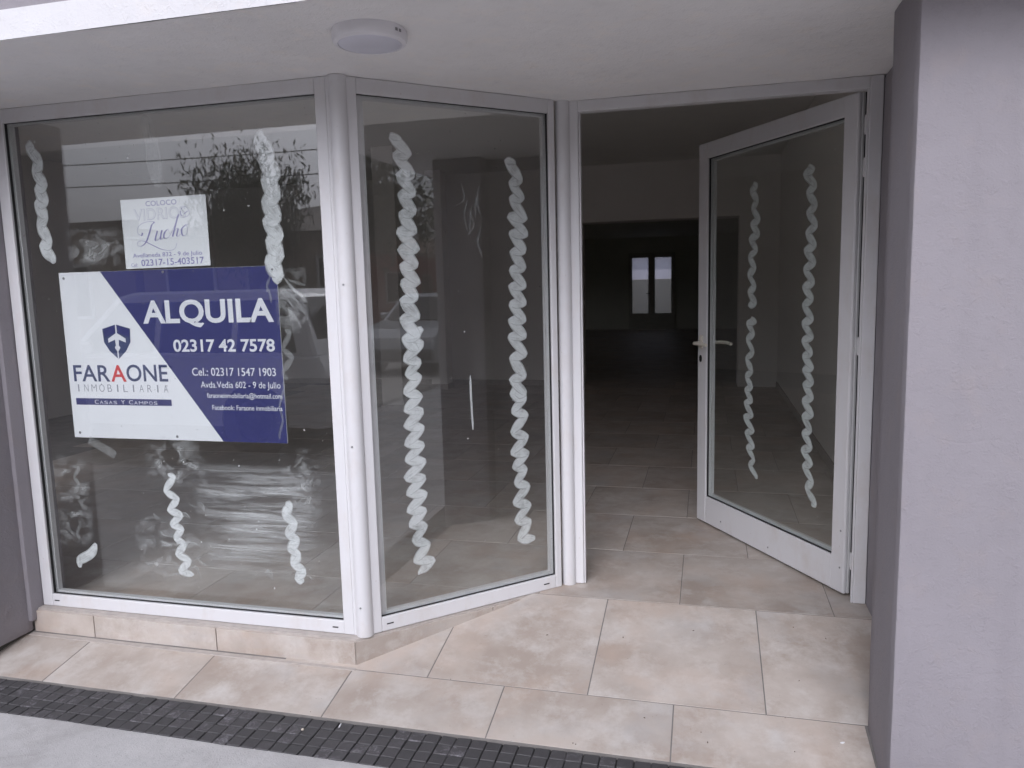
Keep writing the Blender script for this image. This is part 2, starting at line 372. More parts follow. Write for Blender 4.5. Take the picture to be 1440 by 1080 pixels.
# ------------------------------------------------------------------ sloped entrance floor, tile by tile
bm = bmesh.new()
def slab(bm, x0, x1, y0, y1, th, off=0.0):
    a = []
    for z_ in (-th, 0):
        for x, y in ((x0, y0), (x1, y0), (x1, y1), (x0, y1)): a.append(bm.verts.new((x, y, ramp(y) + z_ + off)))
    for f in ((0, 3, 2, 1), (4, 5, 6, 7), (0, 1, 5, 4), (1, 2, 6, 5), (2, 3, 7, 6), (3, 0, 4, 7)): bm.faces.new([a[i] for i in f])
slab(bm, -2.4, 1.70, YF - 0.002, 0.0, 0.25, -0.0014)
entr = struct(link('entrance_slope', mesh(bm, 'entrance_slope'), 'grout'))
def ramp_tile(x0, x1, y0, y1):
    gq = 0.0022
    x0 += gq; x1 -= gq; y0 += gq; y1 -= gq
    cx, cy = (x0 + x1) / 2, (y0 + y1) / 2
    bm = bmesh.new(); abox(bm, x0 - cx, x1 - cx, y0 - cy, y1 - cy, -0.010, 0.0, 0.0005)
    for v_ in bm.verts: v_.co.z += S * v_.co.y
    o = link('tile', mesh(bm, 'tile'), 'beige_tile', entr, (cx, cy, ramp(cy) + rnd.uniform(-0.0005, 0.0005)))
for a, b in ((-1.80, -1.182), (-1.182, -0.582), (-0.582, 0.018), (0.018, 0.618), (0.618, 1.218), (1.218, 1.655)):
    if a > -0.6: ramp_tile(a, b, YA, 0.0)
for a, b in ((-2.3, -2.084), (-2.084, -1.484), (-1.484, -0.884), (-0.884, -0.284), (-0.284, 0.316), (0.316, 0.916), (0.916, 1.522)):
    ramp_tile(a, b, YF, YA)

# dark paver strip
strip = struct(box('paver_strip', -2.45, 1.52, -1.056, YF - 0.004, -0.34, -0.1655, 'dark_grout'))
pm = []
for k in range(5):
    bm = bmesh.new(); abox(bm, -0.0252, 0.0252, -0.0235, 0.0235, -0.012, 0.0, 0.0022)
    for v_ in bm.verts: v_.co += Vector((rnd.uniform(-.0007, .0007), rnd.uniform(-.0007, .0007), rnd.uniform(-.0006, .0006)))
    m_ = mesh(bm, 'paver'); pm.append(m_)
for i in range(73):
    for j in range(4):
        x = -2.36 + i * 0.0532; y = YF - 0.030 - j * 0.0500
        if x > 1.49: continue
        o = link('paver', pm[rnd.randrange(5)], None, strip, (x + rnd.uniform(-.001, .001), y, -0.1565 + rnd.uniform(-.0012, .0012)))
        if not o.data.materials: o.data.materials.append(MT['black_mosaic'])
        o.rotation_euler = (rnd.uniform(-.02, .02), rnd.uniform(-.02, .02), rnd.uniform(-.015, .015))

# ------------------------------------------------------------------ shop interior
fl = struct(box('floor', -6.2, 1.87, 0.0, 7.2, -0.3, -0.0016, 'grout'))
bm = bmesh.new(); gq = 0.0016
abox(bm, -0.3 + gq, 0.3 - gq, -0.3 + gq, 0.3 - gq, -0.010, 0.0, 0.0005); tme = mesh(bm, 'tile')
tme.materials.append(MT['beige_tile'])
for j in range(12):
    off = 0.316 if j % 2 == 0 else 0.018
    for i in range(-8, 4):
        x = off + i * TL + 0.3; y = j * 0.602 + 0.301
        if x + 0.3 > 1.90 or x < -4.2:
            continue
        link('tile', tme, None, fl, (x, y, rnd.uniform(-.0004, .0004))).rotation_euler = (0, 0, rnd.choice((0, math.pi)))
for j in range(12):                                   # cut tiles along the right wall
    off = 0.316 if j % 2 == 0 else 0.018
    x0 = off + math.floor((1.865 - off) / TL) * TL
    o = box('tile', x0 + gq, 1.868, -0.3 + gq, 0.3 - gq, -0.010, 0.0, 'beige_tile', fl, 0.001); o.location = (0, j * 0.602 + 0.301, 0)
def clip_tile(x, y):
    bm = bmesh.new(); abox(bm, x - 0.3 + gq, x + 0.3 - gq, y - 0.301 + gq, y + 0.301 - gq, -0.012, 0.0)
    for pco, pno in (((0, -0.468, 0), (0, -1, 0)), (((P1 - NV0 * 0.064).x, (P1 - NV0 * 0.064).y, 0), (NV0.x, NV0.y, 0))):
        r_ = bmesh.ops.bisect_plane(bm, geom=bm.verts[:] + bm.edges[:] + bm.faces[:], plane_co=pco, plane_no=pno, clear_outer=True)
        if not bm.faces: bm.free(); return
        bmesh.ops.holes_fill(bm, edges=[e for e in bm.edges if e.is_boundary])
    link('tile', mesh(bm, 'tile'), 'beige_tile', fl)
NV0 = Vector((DV.y, -DV.x))
for i in range(-8, 1): clip_tile(0.018 + i * TL + 0.3, -0.301)
bm = bmesh.new(); q0 = P1 - NV0 * 0.060; q1 = q0 + DV * 0.75
aprism(bm, [(-6.0, -0.47), (q0.x - 0.02, -0.47), (q1.x, q1.y), (q1.x - 0.1, q1.y + 0.001), (-0.3, 0.002), (-6.0, 0.002)][:3] + [(-6.0, 0.002)], -0.3, -0.0018)
struct(link('floor_behind_window', mesh(bm, 'floor'), 'grout'))
struct(box('floor_back_room', -6.0, 4.0, 7.2, 19.3, -0.3, -0.002, 'beige_tile'))
struct(box('wall_interior_right', 1.87, 2.1, 0.30, 7.0, 0, 2.83, 'interior_white'))
struct(box('wall_interior_return', 1.66, 1.87, 0.196, 0.30, 0, 2.83, 'interior_white'))
bm = bmesh.new()
for y0, y1, z0, z1 in ((-0.4, 7.0, 0, 2.83),): abox(bm, -6.2 + (0.001 if z0 == 0 else 0), -6.0 - (0.001 if z0 == 0 else 0), y0, y1, z0, z1)
struct(link('wall_interior_left', mesh(bm, 'wall'), 'interior_white'))
bm = bmesh.new()
abox(bm, -6.2, -0.58, 6.8, 7.2, 0, 2.83); abox(bm, 1.40, 2.1, 6.801, 7.2, 0, 2.83); abox(bm, -0.58, 1.40, 6.802, 7.198, 2.117, 2.83)
struct(link('wall_interior_back', mesh(bm, 'wall'), 'interior_white'))
struct(box('ceiling', -6.2, 2.1, 0.26, 7.2, 2.82, 2.95, 'interior_ceiling'))
bm = bmesh.new()
abox(bm, -6.0, -5.8, 7.2, 9.0, 0, 2.7); abox(bm, -6.0, -5.8, 14.0, 19.3, 0, 2.7); abox(bm, -5.999, -5.801, 9.0, 14.0, 0, 1.0); abox(bm, -5.999, -5.801, 9.0, 14.0, 2.1, 2.7); abox(bm, 3.8, 4.0, 7.2, 19.3, 0, 2.7); abox(bm, -5.8, 3.8, 7.202, 19.2, 2.6, 2.75)  # unseen side opening, added to let daylight brighten the back room
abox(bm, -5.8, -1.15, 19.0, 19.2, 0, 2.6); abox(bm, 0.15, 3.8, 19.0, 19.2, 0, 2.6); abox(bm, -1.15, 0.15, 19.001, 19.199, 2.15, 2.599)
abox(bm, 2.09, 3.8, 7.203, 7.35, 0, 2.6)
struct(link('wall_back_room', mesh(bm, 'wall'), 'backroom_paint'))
struct(box('skirting_back', -6.0, -0.58, 6.787, 6.799, 0.0, 0.07, 'mortar'))
struct(box('skirting_right', 1.858, 1.869, 0.32, 6.8, 0.0, 0.07, 'mortar'))
for i, (x0, x1, y0, y1, lab) in enumerate(((-2.433, -2.186, 4.56, 4.80, 'square white column standing free on the shop floor'), (-2.50, -2.28, 6.30, 6.52, 'square white column close to the inner back wall'))):
    e_ = empty('column', ((x0 + x1) / 2, (y0 + y1) / 2, 0)); tag(e_, lab, 'column')
    hx, hy = (x1 - x0) / 2, (y1 - y0) / 2
    box('shaft', -hx, hx, -hy, hy, 0.0, 2.82, 'interior_white', e_, 0.006)
    box('skirting', -hx - 0.012, hx + 0.012, -hy - 0.012, hy + 0.012, 0.0, 0.07, 'mortar', e_, 0.002)
# far double door with two frosted lights
struct(box('yard_wall', -6, 5, 23.0, 23.2, -0.5, 1.75, 'house_cream'))
fd = tag(empty('double_door', (-0.50, 18.968, 0)), 'dark double door with two tall frosted panes in the far wall', 'door')
for s in (-1, 1):
    lf = empty('door_leaf', (0, 0, 0)); lf.parent = fd
    x0, x1 = (-0.652, 0.0) if s < 0 else (0.0005, 0.652)
    g0, g1 = (-0.55, -0.092) if s < 0 else (0.087, 0.545)
    bm = bmesh.new()
    abox(bm, x0, g0, -0.03, 0.03, 0.002, 2.16); abox(bm, g1, x1, -0.03, 0.03, 0.002, 2.16)
    abox(bm, g0, g1, -0.029, 0.029, 0.002, 0.456); abox(bm, g0, g1, -0.029, 0.029, 2.03, 2.16)
    link('leaf_frame', mesh(bm, 'leaf'), 'dark_wood', lf)
    box('pane', g0, g1, -0.004, 0.004, 1.42, 2.03, 'frosted_pane', lf); box('pane', g0, g1, -0.004, 0.004, 0.456, 1.418, 'frosted_pane_dim', lf)  # lower pane dimmed by colour, same frosted glass as the upper
bm = bmesh.new(); atube(bm, [(-0.06, -0.03, 1.02), (-0.06, -0.07, 1.02), (-0.15, -0.075, 1.02)], 0.011, 8)
link('handle', mesh(bm, 'handle'), 'black_rubber', fd)

# ------------------------------------------------------------------ building front: canopy, plaster walls
cs = empty('canopy', (0, 0, H)); tag(cs, 'white painted concrete canopy over the shop windows and door', 'canopy')
bm = bmesh.new(); n = 110
def sheet(bm, p0, pu, pv, nu, nv, amp, sc1, nrm):
    p0, pu, pv, nrm = Vector(p0), Vector(pu), Vector(pv), Vector(nrm)
    gr = []
    for j in range(nv + 1):
        row = []
        for i in range(nu + 1):
            q = p0 + pu * (i / nu) + pv * (j / nv)
            q = q + nrm * (amp * (noise.noise(q * sc1) + 0.5 * noise.noise(q * sc1 * 2.7)))
            row.append(bm.verts.new(q))
        gr.append(row)
    for j in range(nv):
        for i in range(nu): bm.faces.new((gr[j][i], gr[j][i + 1], gr[j + 1][i + 1], gr[j + 1][i]))
sheet(bm, (-5, -1.178, 0), (10, 0, 0), (0, 1.45, 0), 120, 20, 0.0022, 3.0, (0, 0, 1))
link('soffit', mesh(bm, 'soffit', True), 'white_plaster', cs)
bm = bmesh.new()
sheet(bm, (-5, -1.180, 0.0), (10, 0, 0), (0, 0, 0.083), 220, 4, 0.0020, 6.0, (0, 1, 0.5))
link('fascia', mesh(bm, 'fascia', True), 'white_plaster_dimmed', cs)
bm = bmesh.new(); abox(bm, -5, 5, -1.172, 0.26, 0.012, 0.082); link('slab', mesh(bm, 'slab'), 'white_plaster', cs)

def plaster_block(bm, x0, x1, y0, y1, z0, z1, st=0.05, amp=0.0022, rr=0.006):
    b2 = bmesh.new(); abox(b2, x0, x1, y0, y1, z0, z1)
    bmesh.ops.bevel(b2, geom=list(b2.edges), offset=rr, segments=2, affect='EDGES', profile=0.5)
    for ax, lo, hi in ((0, x0, x1), (1, y0, y1), (2, z0, z1)):
        k = lo + st
        while k < hi - st * 0.4:
            pt = [0, 0, 0]; pt[ax] = k; nn = [0, 0, 0]; nn[ax] = 1
            if hi - lo < 4.5 and not (ax != 2 and k > 2.6 and False):
                bmesh.ops.bisect_plane(b2, geom=b2.verts[:] + b2.edges[:] + b2.faces[:], plane_co=pt, plane_no=nn)
            k += st
    b2.normal_update()
    for v_ in b2.verts:
        q = v_.co * 7.0
        v_.co += v_.normal * amp * (noise.noise(q) + 0.6 * noise.noise(q * 3.1))
    me = mesh(b2); bm.from_mesh(me); bpy.data.meshes.remove(me)
bm = bmesh.new(); plaster_block(bm, -6, 6, -1.160, 0.20, H + 0.085, 6.0, 0.6, 0.003)
tag(link('upper_wall', mesh(bm, 'upper_wall', False), 'lavender_plaster'), 'lavender plastered facade above the white canopy edge', 'wall')
rp = tag(empty('plaster_pillar', (1.53, -0.89, ZW)), 'lavender stucco pillar beside the open glass door', 'pillar')
bm = bmesh.new(); plaster_block(bm, 1.528, 3.3, -0.893, YA, -0.20, H, 0.05, 0.0018)
o = link('pillar_face', mesh(bm, 'pillar', True), 'lavender_plaster'); o.parent = rp; o.matrix_parent_inverse = Matrix.Translation(-Vector(rp.location))
bm = bmesh.new(); plaster_block(bm, 1.657, 3.2, YA - 0.02, 0.195, -0.20, H - 0.002, 0.06, 0.0016)
o = link('door_reveal', mesh(bm, 'reveal', True), 'lavender_plaster'); o.parent = rp; o.matrix_parent_inverse = Matrix.Translation(-Vector(rp.location))
lp = tag(empty('plaster_pillar', (-1.9, -0.85, ZW)), 'lavender stucco pillar beside the window with the notices', 'pillar')
def adopt(o, p):
    o.parent = p; o.matrix_parent_inverse = Matrix.Translation(-Vector(p.location)); return o
bm = bmesh.new(); plaster_block(bm, -3.6, -1.803, -0.852, -0.572, -0.098, H, 0.05, 0.0018)
adopt(link('pillar_face', mesh(bm, 'pillar', True), 'lavender_plaster'), lp)
bm = bmesh.new(); plaster_block(bm, -3.6, -1.783, -0.59, -0.40, -0.05, H - 0.002, 0.06, 0.0016)
adopt(link('window_reveal', mesh(bm, 'reveal', True), 'lavender_plaster'), lp)
adopt(box('footing', -3.6, -1.83, -0.83, -0.50, -0.25, -0.09, 'shaded_gap'), lp)  # recessed core below the missing plaster, coloured dark for the gap's shadow

# ------------------------------------------------------------------ plinth under the windows
NV = Vector((DV.y, -DV.x))
pc = Vector((-0.281, -0.567))                                   # plinth corner
pl = tag(empty('window_plinth', (pc.x, pc.y, -0.1)), 'low tiled plinth under the angled shop windows', 'plinth')
core = [(-1.86, -0.557), (pc.x + 0.003, -0.557), tuple(pc + DV * 0.90 - NV * 0.010 + Vector((0.0, 0.0))), tuple(pc + DV * 0.90 - NV * 0.13), (pc.x - 0.05, -0.44), (-1.86, -0.44)]
bm = bmesh.new(); aprism(bm, core, -0.20, -0.0015); adopt(link('mortar_bed', mesh(bm, 'bed'), 'mortar'), pl)
def ptile(p0, p1, nv, z0, z1):
    d = (p1 - p0); L = d.length; bm = bmesh.new(); abox(bm, 0.002, L - 0.002, 0, 0.011, z0, z1, 0.001)
    o = link('tile', mesh(bm, 'tile'), 'beige_tile', pl)
    o.location = (p0.x - pl.location.x, p0.y - pl.location.y, -pl.location.z); o.rotation_euler = (0, 0, math.atan2(d.y, d.x))
for a, b in ((-1.80, -1.487), (-1.487, -0.894), (-0.894, pc.x)): ptile(Vector((a, -0.567)), Vector((b, -0.567)), None, -0.16, -0.010)
for a, b in ((0.0, 0.60), (0.60, 0.90)): ptile(pc + DV * a, pc + DV * b, None, -0.16, -0.010)
sk = struct(box('cement_fillet', -1.80, pc.x + 0.01, -0.5995, -0.566, -0.14, -0.1045, 'mortar'))

# ------------------------------------------------------------------ windows
def rect_frame(par, names, x0, x1, z0, z1, wl, wr, wb, wt, y0, y1, mat, bev=0.004):
    box(names[0], x0, x0 + wl, y0, y1, z0, z1, mat, par, bev, 2); box(names[0], x1 - wr, x1, y0, y1, z0, z1, mat, par, bev, 2)
    box(names[1], x0 + wl - 0.001, x1 - wr + 0.001, y0 + 0.0008, y1 - 0.001, z0, z0 + wb, mat, par, bev, 2)
    box(names[1], x0 + wl - 0.001, x1 - wr + 0.001, y0 + 0.0008, y1 - 0.001, z1 - wt, z1, mat, par, bev, 2)
def ring(par, name, x0, x1, z0, z1, t, y0, y1, mat):
    bm = bmesh.new()
    abox(bm, x0, x0 + t, y0, y1, z0, z1); abox(bm, x1 - t, x1, y0, y1, z0, z1)
    abox(bm, x0 + t, x1 - t, y0 + 0.0004, y1 - 0.0004, z0, z0 + t); abox(bm, x0 + t, x1 - t, y0 + 0.0004, y1 - 0.0004, z1 - t, z1)
    return link(name, mesh(bm, name), mat, par)
GY = 0.022                                                     # outer glass face behind the frame face

# calligraphic brush stroke on the inner glass face (local x, z), side=+1: further inside
def brush(par, path, amp, period, blade, y, mat, name='paint_swirl', sy=1.0, phase=0.0, seed=0, taper=True, jit=0.15, tilt=0.30, fat=1.0):
    rr = random.Random(seed); P = [Vector(p) for p in path]
    L = [0.0]
    for a, b in zip(P, P[1:]): L.append(L[-1] + (b - a).length)
    tot = L[-1]; n = max(8, int(tot / period * 30)) if amp != 0 else max(8, int(tot / 0.01))
    ph = phase; am = amp; Q = []; PH = []
    for i in range(n + 1):
        s = tot * i / n; k = max(j for j in range(len(L) - 1) if L[j] <= s + 1e-9); t = (s - L[k]) / max(1e-9, L[k + 1] - L[k])
        p0, p1, p2, p3 = P[max(k - 1, 0)], P[k], P[k + 1], P[min(k + 2, len(P) - 1)]
        p = 0.5 * ((2 * p1) + (p2 - p0) * t + (2 * p0 - 5 * p1 + 4 * p2 - p3) * t * t + (3 * p1 - p0 - 3 * p2 + p3) * t ** 3)
        if amp != 0 and i > 0:
            ph += 2 * math.pi * (tot / n) / (0.92 * period * (1 + 2.0 * jit * noise.noise(Vector((i * 0.02, seed * 3.1, 5)))))
            am = 1.12 * amp * (1 + 0.45 * noise.noise(Vector((i * 0.025, seed * 1.7, 9))))
        wv = 0.30 * math.sin(ph) + 0.80 * math.asin(math.sin(ph)) / 1.5708
        Q.append(p + Vector((am * wv, tilt * am * wv))); PH.append(abs(math.cos(ph)))
    bm = bmesh.new(); uvl = bm.loops.layers.uv.new('UVMap'); prev = None; al = 0.0
    wd = math.hypot(*blade) if amp == 0 else blade[1] * 0.60 * fat
    for i, q in enumerate(Q):
        d = (Q[min(i + 1, n)] - Q[max(i - 1, 0)]).normalized(); nn = Vector((-d.y, d.x))
        if i: al += (q - Q[i - 1]).length
        ks = 1.0
        if taper: ks = min(1.0, 0.30 + i / (n * 0.015 + 5), 0.35 + (n - i) / (n * 0.012 + 5))
        if amp != 0: ks *= 0.55 + 0.50 * PH[i]
        b = nn * (0.5 * wd * ks * (1 + 0.25 * noise.noise(Vector((i * 0.09, seed, 0)))))
        if amp == 0 and blade[0] > blade[1]: b = Vector((1, 0)) * b.length * (1 if nn.x > 0 else -1)
        yy = y + sy * 0.0014 * i / n
        a1 = bm.verts.new((q.x - b.x, yy, q.y - b.y)); a2 = bm.verts.new((q.x + b.x, yy, q.y + b.y))
        if prev:
            f = bm.faces.new((prev[0], a1, a2, prev[1]))
            for lp_, uv in zip(f.loops, ((prev[2], 0), (al, 0), (al, 1), (prev[2], 1))): lp_[uvl].uv = (uv[0] * 6, uv[1])
        prev = (a1, a2, al)
    return link(name, mesh(bm, name), mat, par)

# --- front window
fw_ = tag(empty('display_window', (-1.780, -0.530, 0)), 'wide white framed display window holding the rental sign', 'window')
FX = 1.780
rect_frame(fw_, ('stile', 'rail'), 0, 1.479, 0, H - 0.001, 0.052, 0.044, 0.054, 0.056, 0.0, 0.060, 'white_pvc')
ring(fw_, 'gasket', 0.050, 1.437, 0.052, 2.030, 0.0042, 0.010, 0.021, 'black_rubber')
pane = box('pane', 0.053, 1.434, GY, GY + 0.006, 0.055, 2.027, 'window_glass', fw_)
ring(fw_, 'glazing_bead', 0.0525, 1.4345, 0.0545, 2.0275, 0.007, 0.0285, 0.050, 'white_pvc')
for x in (0.075, 1.40): box('drain_slot', x - 0.012, x + 0.012, -0.0006, 0.004, 0.024, 0.0285, 'black_rubber', fw_)
def FB(path, *a, **k): return brush(fw_, [(x + FX, z) for x, z in path], *a, **k)
IY = GY + 0.0066
FB([(-1.620, 1.935), (-1.598, 1.783), (-1.609, 1.642), (-1.596, 1.488)], 0.019, 0.080, (0.014, 0.075), IY, 'whitewash', seed=1, phase=2.6, tilt=-0.5, fat=1.15)
FB([(-1.080, 2.015), (-1.060, 1.913), (-1.052, 1.80), (-1.046, 1.745)], 0.0, 1, (0.060, 0.02), IY, 'whitewash_thin', seed=2)
FB([(-0.592, 1.905), (-0.557, 1.776), (-0.563, 1.621), (-0.556, 1.517), (-0.570, 1.385)], 0.020, 0.080, (0.030, 0.090), IY, 'whitewash', seed=3, phase=1.0, tilt=-0.45, fat=1.2)
FB([(-0.535, 1.185), (-0.532, 1.061), (-0.558, 0.990)], 0.016, 0.10, (0.012, 0.040), IY, 'whitewash_thin', seed=4)
FB([(-0.560, 0.985), (-0.572, 0.895), (-0.584, 0.765)], 0.006, 0.12, (0.050, 0.02), IY, 'whitewash_thin', seed=5)
FB([(-0.585, 1.395), (-0.598, 1.345), (-0.583, 1.29)], 0.004, 0.06, (0.016, 0.02), IY, 'whitewash_thin', seed=15)
FB([(-1.112, 0.600), (-1.100, 0.503), (-1.088, 0.383), (-1.079, 0.293), (-1.060, 0.170)], 0.022, 0.082, (0.008, 0.042), IY, 'whitewash', seed=6, fat=1.25)
FB([(-0.582, 0.505), (-0.563, 0.413), (-0.556, 0.297), (-0.530, 0.190)], 0.016, 0.070, (0.026, 0.066), IY, 'whitewash', seed=7)
FB([(-1.500, 0.285), (-1.530, 0.240), (-1.590, 0.205), (-1.596, 0.172)], 0.0, 1, (0.022, 0.040), IY, 'whitewash', seed=8)
FB([(-1.560, 0.620), (-1.568, 0.560), (-1.575, 0.475)], 0.010, 0.07, (0.020, 0.030), IY, 'whitewash_thin', seed=9)
FB([(-1.580, 0.380), (-1.585, 0.300)], 0.008, 0.07, (0.018, 0.030), IY, 'whitewash_thin', seed=10)
FB([(-1.484, 0.737), (-1.359, 0.674)], 0.0, 1, (0.018, 0.034), IY, 'whitewash_thin', name='tape_mark', seed=11, taper=False)
# wiped smears
rs = random.Random(21)
def cloud(par, x0, x1, z0, z1, y, mat, name='wipe_mark', lift=0.0, n=10):
    bm = bmesh.new(); uvl = bm.loops.layers.uv.new('UVMap')
    gr = [[bm.verts.new((x0 + (x1 - x0) * i / n, y, z0 + (z1 - z0) * j / n + lift * math.sin(i / n * 3.0))) for i in range(n + 1)] for j in range(n + 1)]
    for j in range(n):
        for i in range(n):
            f = bm.faces.new((gr[j][i], gr[j][i + 1], gr[j + 1][i + 1], gr[j + 1][i]))
            for lp_, (a_, b_) in zip(f.loops, ((i, j), (i + 1, j), (i + 1, j + 1), (i, j + 1))): lp_[uvl].uv = (a_ / n, b_ / n)
    return link(name, mesh(bm, name), mat, par)
cloud(fw_, -1.00 + FX, -0.47 + FX, 0.20, 0.68, IY + 0.0002, 'wiped_film', lift=-0.02)
cloud(fw_, -0.86 + FX, -0.44 + FX, 0.28, 0.62, IY + 0.0006, 'wiped_film', lift=0.015)
cloud(fw_, -1.22 + FX, -0.92 + FX, 0.52, 0.73, IY + 0.0004, 'wiped_cloud', lift=0.03)
cloud(fw_, -1.30 + FX, -0.98 + FX, 0.13, 0.42, IY + 0.0008, 'wiped_cloud', lift=0.01)
cloud(fw_, -0.60 + FX, -0.42 + FX, 0.42, 0.72, IY + 0.0008, 'wiped_cloud', lift=0.01)
cloud(fw_, -1.70 + FX, -1.50 + FX, 0.25, 0.66, IY + 0.0003, 'wiped_cloud', lift=0.01)
cloud(fw_, -0.57 + FX, -0.43 + FX, 1.18, 1.43, IY + 0.0008, 'wiped_cloud', lift=-0.01)
cloud(fw_, -1.50 + FX, -1.22 + FX, 1.44, 1.60, IY + 0.0005, 'wiped_cloud', lift=0.01)
for k in range(12):
    x0 = rs.uniform(-0.98, -0.74); z0 = rs.uniform(0.24, 0.66); L = rs.uniform(0.10, 0.30)
    FB([(x0, z0), (x0 + L * 0.5, z0 - rs.uniform(-0.006, 0.014)), (min(x0 + L, -0.50), z0 + rs.uniform(-0.012, 0.016))], 0.0, 1, (0.002, rs.uniform(0.004, 0.009)), IY + 0.0002 * (k % 5), 'whitewash_smear', name='wipe_mark', seed=30 + k)
for k in range(14):
    x0 = rs.uniform(-1.25, -0.45); z0 = rs.choice((rs.uniform(0.15, 0.33), rs.uniform(1.2, 1.4) if x0 > -0.52 else rs.uniform(0.2, 0.5))); L = rs.uniform(0.02, 0.08)
    FB([(x0, z0), (x0 + L * 0.6, z0 + rs.uniform(-0.02, 0.02)), (x0 + L, z0 - rs.uniform(0, 0.03))], 0.0, 1, (0.006, rs.uniform(0.008, 0.022)), IY + 0.0002 * (k % 5), 'whitewash_smear', name='wipe_mark', seed=120 + k)
for k in range(9):
    x0 = rs.uniform(-0.555, -0.50); z0 = rs.uniform(1.26, 1.40)
    FB([(x0, z0), (x0 + 0.03, z0 - 0.035), (x0 + rs.uniform(0.04, 0.08), z0 - rs.uniform(0.05, 0.09))], 0.0, 1, (0.006, 0.010), IY + 0.0002 * (k % 5), 'whitewash_smear', name='wipe_mark', seed=150 + k)

# --- angled side window
o2 = P1 + DV * 0.028
sw = tag(empty('angled_window', (o2.x, o2.y, 0), AS), 'narrow angled window with two long whitewash squiggles', 'window')
rect_frame(sw, ('stile', 'rail'), 0, 0.880, 0, H - 0.001, 0.042, 0.030, 0.058, 0.056, 0.0, 0.060, 'white_pvc')
ring(sw, 'gasket', 0.040, 0.852, 0.056, 2.030, 0.0042, 0.010, 0.021, 'black_rubber')
box('pane', 0.043, 0.849, GY, GY + 0.006, 0.059, 2.027, 'window_glass', sw)
ring(sw, 'glazing_bead', 0.0425, 0.8495, 0.0585, 2.0275, 0.012, 0.0285, 0.050, 'white_pvc')
for x in (0.075, 0.80): box('drain_slot', x - 0.014, x + 0.014, -0.0006, 0.004, 0.026, 0.0305, 'black_rubber', sw)
SB = lambda path, *a, **k: brush(sw, [(x - 0.028, z) for x, z in path], *a, **k)
SB([(0.236, 1.890), (0.259, 1.715), (0.254, 1.532), (0.257, 1.399), (0.251, 1.265), (0.252, 1.10)], 0.026, 0.073, (0.012, 0.078), IY, 'whitewash', seed=41, phase=2.7, tilt=-0.45, fat=0.95)
SB([(0.262, 1.17), (0.256, 1.05), (0.250, 0.908), (0.249, 0.683), (0.247, 0.511), (0.253, 0.365), (0.276, 0.200)], 0.030, 0.074, (0.010, 0.046), IY + 0.0013, 'whitewash', seed=42, phase=0.4, fat=1.45)
SB([(0.722, 1.835), (0.737, 1.735), (0.741, 1.622), (0.733, 1.335), (0.726, 1.10), (0.727, 0.870)], 0.027, 0.076, (0.010, 0.074), IY, 'whitewash', seed=45, phase=2.4, tilt=-0.5, fat=0.95)
SB([(0.722, 0.905), (0.727, 0.863), (0.726, 0.681), (0.728, 0.496), (0.737, 0.307), (0.752, 0.220)], 0.027, 0.082, (0.010, 0.070), IY + 0.0015, 'whitewash', seed=43, phase=2.4)
SB([(0.501, 0.975), (0.5015, 0.88), (0.506, 0.75)], 0.0, 1, (0.010, 0.002), IY, 'whitewash', name='paint_drip', seed=44)
for k in range(7):
    x0 = rs.uniform(0.45, 0.62); z0 = rs.uniform(1.55, 1.75)
    SB([(x0, z0), (x0 + rs.uniform(-.03, .03), z0 - 0.06), (x0 + rs.uniform(-.04, .04), z0 - rs.uniform(.08, .14))], 0.0, 1, (0.010, 0.003), IY + .0002 * (k % 4), 'whitewash_smear', name='wipe_mark', seed=200 + k)

def flecks(par, x0, x1, z0, z1, y, n, seed, sg=1):
    rr = random.Random(seed); bm = bmesh.new()
    for k in range(n):
        x, z = rr.uniform(x0, x1), rr.uniform(z0, z1); r = 0.0010 + 0.0030 * rr.random() ** 4; m = rr.randint(5, 7); el = rr.uniform(0.7, 1.5); a0 = rr.uniform(0, 6)
        vs_ = [bm.verts.new((x + r * rr.uniform(0.6, 1.2) * math.cos(a0 + 6.283 * i / m), y + sg * 0.00002 * (k % 9), z + el * r * rr.uniform(0.6, 1.2) * math.sin(a0 + 6.283 * i / m))) for i in range(m)]
        bm.faces.new(vs_)
    o = link('paint_flecks', mesh(bm, 'flecks'), 'scrap_white', par); o['kind'] = 'stuff'; return o
flecks(fw_, 0.06, 1.42, 0.07, 2.0, IY + 0.00005, 40, 1); flecks(fw_, 0.5, 1.35, 0.12, 0.72, IY + 0.00005, 45, 2)
flecks(sw, 0.05, 0.84, 0.08, 2.0, IY + 0.00005, 38, 3)
# --- posts
cp = tag(empty('corner_post', (-0.262, -0.512, 0)), 'round white corner post joining the two shop windows', 'post')
bm = bmesh.new(); alathe(bm, [(0.0335, 0.0), (0.0335, H - 0.001)], 28); link('round_post', mesh(bm, 'post', True), 'white_pvc', cp)
bm = bmesh.new(); aprism(bm, [(-0.042, -0.014), (0.0, -0.022), (0.028, 0.010), (0.06, 0.075), (-0.042, 0.045)], 0.0, H - 0.0015); link('joint_filler', mesh(bm, 'filler'), 'white_pvc', cp)
bm = bmesh.new(); alathe(bm, [(0.0035, 0), (0.0035, 0.003)], 10)
sm = mesh(bm, 'screw')
for z in (0.12, 0.75, 1.35):
    o = link('screw', sm, 'metal_screw', cp, (0.001, -0.033, z)); o.rotation_euler = (R(90), 0, 0)

